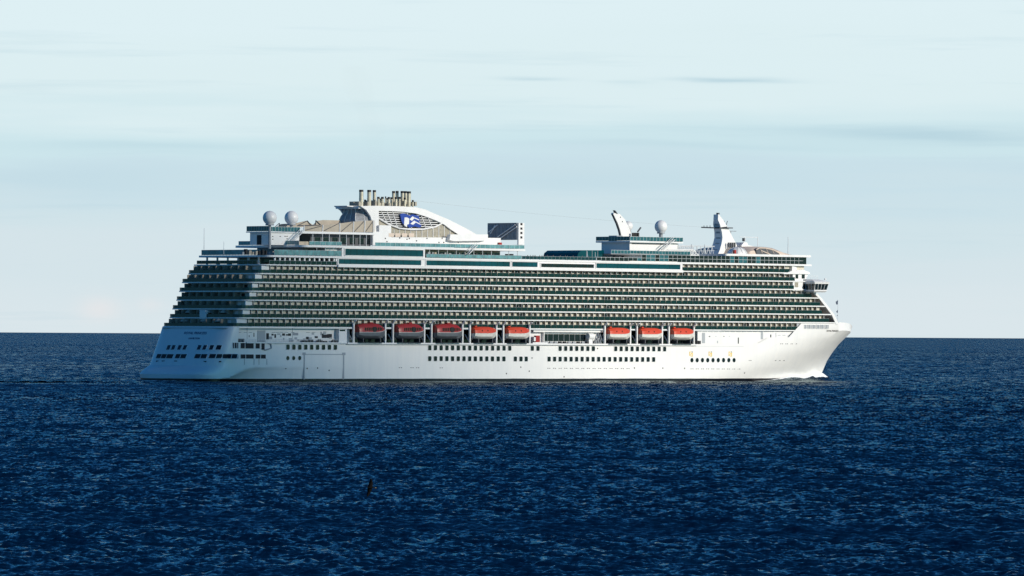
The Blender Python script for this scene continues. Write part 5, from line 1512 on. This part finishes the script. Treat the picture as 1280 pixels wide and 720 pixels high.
# thin brown exhaust drifting up from the pipes
def smoke():
    mb = MB(); rings = []
    for f in np.linspace(0, 1, 14):
        c = (84 - 6 * f + 2.0 * math.sin(f * 5), 1.5 * math.sin(f * 4), 70 + 42 * f); r = 1.5 + 6.5 * f * (1.15 - f * 0.55) + 0.6 * math.sin(f * 17)
        rings.append([(c[0] + r * math.cos(2 * math.pi * i / 14), c[1] + r * math.sin(2 * math.pi * i / 14), c[2] + 0.8 * math.sin(i * 2.4 + f * 9)) for i in range(14)])
    mb.loft(rings)
    m = bpy.data.materials.new('exhaust_smoke'); m.use_nodes = True; t = m.node_tree
    t.nodes.remove(t.nodes['Principled BSDF']); out = [n for n in t.nodes if n.type == 'OUTPUT_MATERIAL'][0]
    pv = t.nodes.new('ShaderNodeVolumePrincipled'); pv.inputs['Color'].default_value = (0.35, 0.30, 0.22, 1); pv.inputs['Density'].default_value = 0.0016
    t.links.new(pv.outputs[0], out.inputs['Volume'])
    o = bpy.data.objects.new('exhaust_smoke', mb.mesh('exhaust_smoke', [m])); col.objects.link(o); o.location = SHIP_LOC; o.rotation_euler = (0, 0, TH); o['kind'] = 'stuff'
smoke()

# ------------------------------------------------------------------ sea birds
def world_at(x, y, dist):
    d = _MW @ Vector((x - 640, 360 - y, -FPX)); k = dist / d.y
    return Vector((d.x * k, dist, CAM_H + d.z * k))
def bird_mesh(span, droop, sweep):
    """body, tail and two long tapering wings in one mesh; head along +x, wings along y"""
    bm = bmesh.new()
    def ring(c, ry, rz, n=10): return [bm.verts.new((c[0], c[1] + ry * math.cos(2 * math.pi * i / n), c[2] + rz * math.sin(2 * math.pi * i / n))) for i in range(n)]
    s_ = span / 1.8
    st = [(-0.46, 0.012, 0.006), (-0.36, 0.05, 0.018), (-0.22, 0.06, 0.05), (0.0, 0.085, 0.085), (0.16, 0.08, 0.08), (0.27, 0.05, 0.052), (0.34, 0.045, 0.048), (0.40, 0.04, 0.042), (0.44, 0.018, 0.02)]
    rs = [ring((x * s_, 0, 0), a * s_, b3 * s_) for x, a, b3 in st]
    for r0, r1 in zip(rs, rs[1:]):
        for i in range(10): bm.faces.new((r0[i], r0[(i + 1) % 10], r1[(i + 1) % 10], r1[i]))
    bm.faces.new(rs[0][::-1]); bm.faces.new(rs[-1])
    for sg in (1, -1):
        pr = None
        for f, ch, xs in ((0.02, 0.24, 0.10), (0.18, 0.23, 0.13), (0.42, 0.20, 0.16), (0.66, 0.15, 0.08), (0.86, 0.09, -0.04), (1.0, 0.015, -0.17)):
            y = sg * span / 2 * f; z = s_ * (0.10 * math.sin(min(1, f / 0.42) * math.pi / 2) - droop * max(0, f - 0.42) ** 1.5)
            x = (xs - sweep * f) * s_ + 0.3 * ch * s_; c = ch * s_ * 2.0; tt = 0.022 * s_ * (1.15 - f)
            q = [bm.verts.new(p) for p in ((x, y, z), (x - c * 0.35, y, z + tt), (x - c, y, z), (x - c * 0.35, y, z - tt * 0.5))]
            if pr:
                for i in range(4): bm.faces.new((pr[i], pr[(i + 1) % 4], q[(i + 1) % 4], q[i]))
            else: bm.faces.new(q)
            pr = q
        bm.faces.new(pr[::-1])
    bmesh.ops.recalc_face_normals(bm, faces=bm.faces)
    me = bpy.data.meshes.new('seabird'); bm.to_mesh(me); bm.free()
    me.polygons.foreach_set('use_smooth', [True] * len(me.polygons))
    return me
def bird(name, loc, span, rot, body, droop, sweep, label, cat='bird', group=None):
    root = empty(name, loc); root.rotation_euler = rot
    tag(root, label, cat, group)
    me = bird_mesh(span, droop, sweep); me.materials.append(body)
    o = bpy.data.objects.new('body', me); col.objects.link(o); o.parent = root
    s_ = span / 1.8; bk = MB(); bk.tube((0.42 * s_, 0, 0), (0.56 * s_, 0, -0.015 * s_), 0.022 * s_, 0.006 * s_, n=6); bk.build('beak', M['gold'], root)
    return root
M['bird_d'] = mat('dark_plumage', (0.004, 0.004, 0.004), 0.9, spec=0.1, var=0.3, vscale=8)
M['bird_w'] = mat('white_plumage', (0.80, 0.80, 0.80), 0.7, var=0.05, vscale=8)
# banking hard: wings almost upright, flying to the right and a little away
bird('seabird', world_at(463.6, 609.3, 585), 1.85, (R(-74), R(4), R(28)), M['bird_d'], 0.55, 0.10, 'dark seabird banking low over the open water with its wings upright')
bird('seabird', world_at(44.2, 443.4, 2300), 1.0, (R(35), 0, R(-10)), M['bird_w'], 0.4, 0.1, 'white seabird over the water far astern, the one farther from the ship')
bird('seabird', world_at(54.3, 444.2, 2300), 1.25, (R(40), 0, R(-30)), M['bird_w'], 0.4, 0.1, 'white seabird over the water far astern, the one nearer to the ship')

# ------------------------------------------------------------------ people at the rail of the open upper deck
def person_mesh(variant):
    bm = bmesh.new(); lay = bm.verts.layers.skin.verify()
    J = {}
    def jn(n, p, r):
        v = bm.verts.new(p); v[lay].radius = (r, r * 0.8); J[n] = v
    jn('pelvis', (0, 0, 0.95), 0.15); jn('waist', (0, 0, 1.12), 0.14); jn('chest', (0.01, 0, 1.36), 0.17); jn('neck', (0.02, 0, 1.52), 0.06); jn('head', (0.05, 0, 1.64), 0.10); jn('crown', (0.04, 0, 1.74), 0.07)
    fw = (0.05, 0.30, 0.12)[variant]
    for s_, n in ((1, 'l'), (-1, 'r')):
        jn('hip' + n, (0, 0.10 * s_, 0.88), 0.10); jn('knee' + n, (0.03, 0.11 * s_, 0.48), 0.065); jn('ankle' + n, (-0.02, 0.12 * s_, 0.08), 0.045); jn('toe' + n, (0.14, 0.13 * s_, 0.04), 0.04)
        jn('sh' + n, (0, 0.20 * s_, 1.43), 0.065); jn('el' + n, (0.02 + fw * 0.5, 0.25 * s_, 1.16), 0.045); jn('wr' + n, (0.08 + fw, 0.23 * s_, 0.98 + fw * 0.35), 0.035); jn('hand' + n, (0.12 + fw * 1.1, 0.22 * s_, 0.93 + fw * 0.5), 0.04)
    for a, b2 in (('pelvis', 'waist'), ('waist', 'chest'), ('chest', 'neck'), ('neck', 'head'), ('head', 'crown')): bm.edges.new((J[a], J[b2]))
    for n in 'lr':
        for a, b2 in (('pelvis', 'hip' + n), ('hip' + n, 'knee' + n), ('knee' + n, 'ankle' + n), ('ankle' + n, 'toe' + n), ('chest', 'sh' + n), ('sh' + n, 'el' + n), ('el' + n, 'wr' + n), ('wr' + n, 'hand' + n)): bm.edges.new((J[a], J[b2]))
    J['pelvis'][lay].use_root = True
    me = bpy.data.meshes.new('person_joints'); bm.to_mesh(me); bm.free()
    tmp = bpy.data.objects.new('person_joints', me); col.objects.link(tmp)
    tmp.modifiers.new('skin', 'SKIN'); tmp.modifiers.new('sub', 'SUBSURF').levels = 1
    dg = bpy.context.evaluated_depsgraph_get(); dg.update()
    out = bpy.data.meshes.new_from_object(tmp.evaluated_get(dg)); out.name = 'person'
    bpy.data.objects.remove(tmp)
    out.materials.clear()
    for m in (M['skin'], M['cloth'], M['trousers']): out.materials.append(m)
    for p in out.polygons:
        z = p.center.z; y = abs(p.center.y)
        p.material_index = 0 if z > 1.53 or (z < 1.02 and y > 0.19 and z > 0.8) else 1 if z > 0.98 else 2
        p.use_smooth = True
    return out
M['skin'] = mat('skin', (0.42, 0.26, 0.19), 0.6)
M['cloth'] = mat('dark_jacket', (0.035, 0.05, 0.06), 0.85)
M['trousers'] = mat('dark_trousers', (0.02, 0.022, 0.03), 0.85)
pm = [person_mesh(i) for i in range(3)]
prn = random.Random(9)
for i, x in enumerate((659.5, 663, 666.2, 668.8, 674.5, 677.5, 684, 691.5, 700.5, 706.8, 709.2, 716.5, 728, 735.5)):
    v = 18.7 - prn.random() * 0.25; u = U(x, 321, v)
    o = bpy.data.objects.new('person', pm[i % 3]); col.objects.link(o)
    o.location = W(u, v, Z8 + 0.305); o.rotation_euler = (0, 0, TH - math.pi / 2 + prn.uniform(-0.7, 0.7))
    tag(o, 'person in dark clothes standing at the glass rail between film screen and pool cover', 'person', 'people at the upper deck rail')
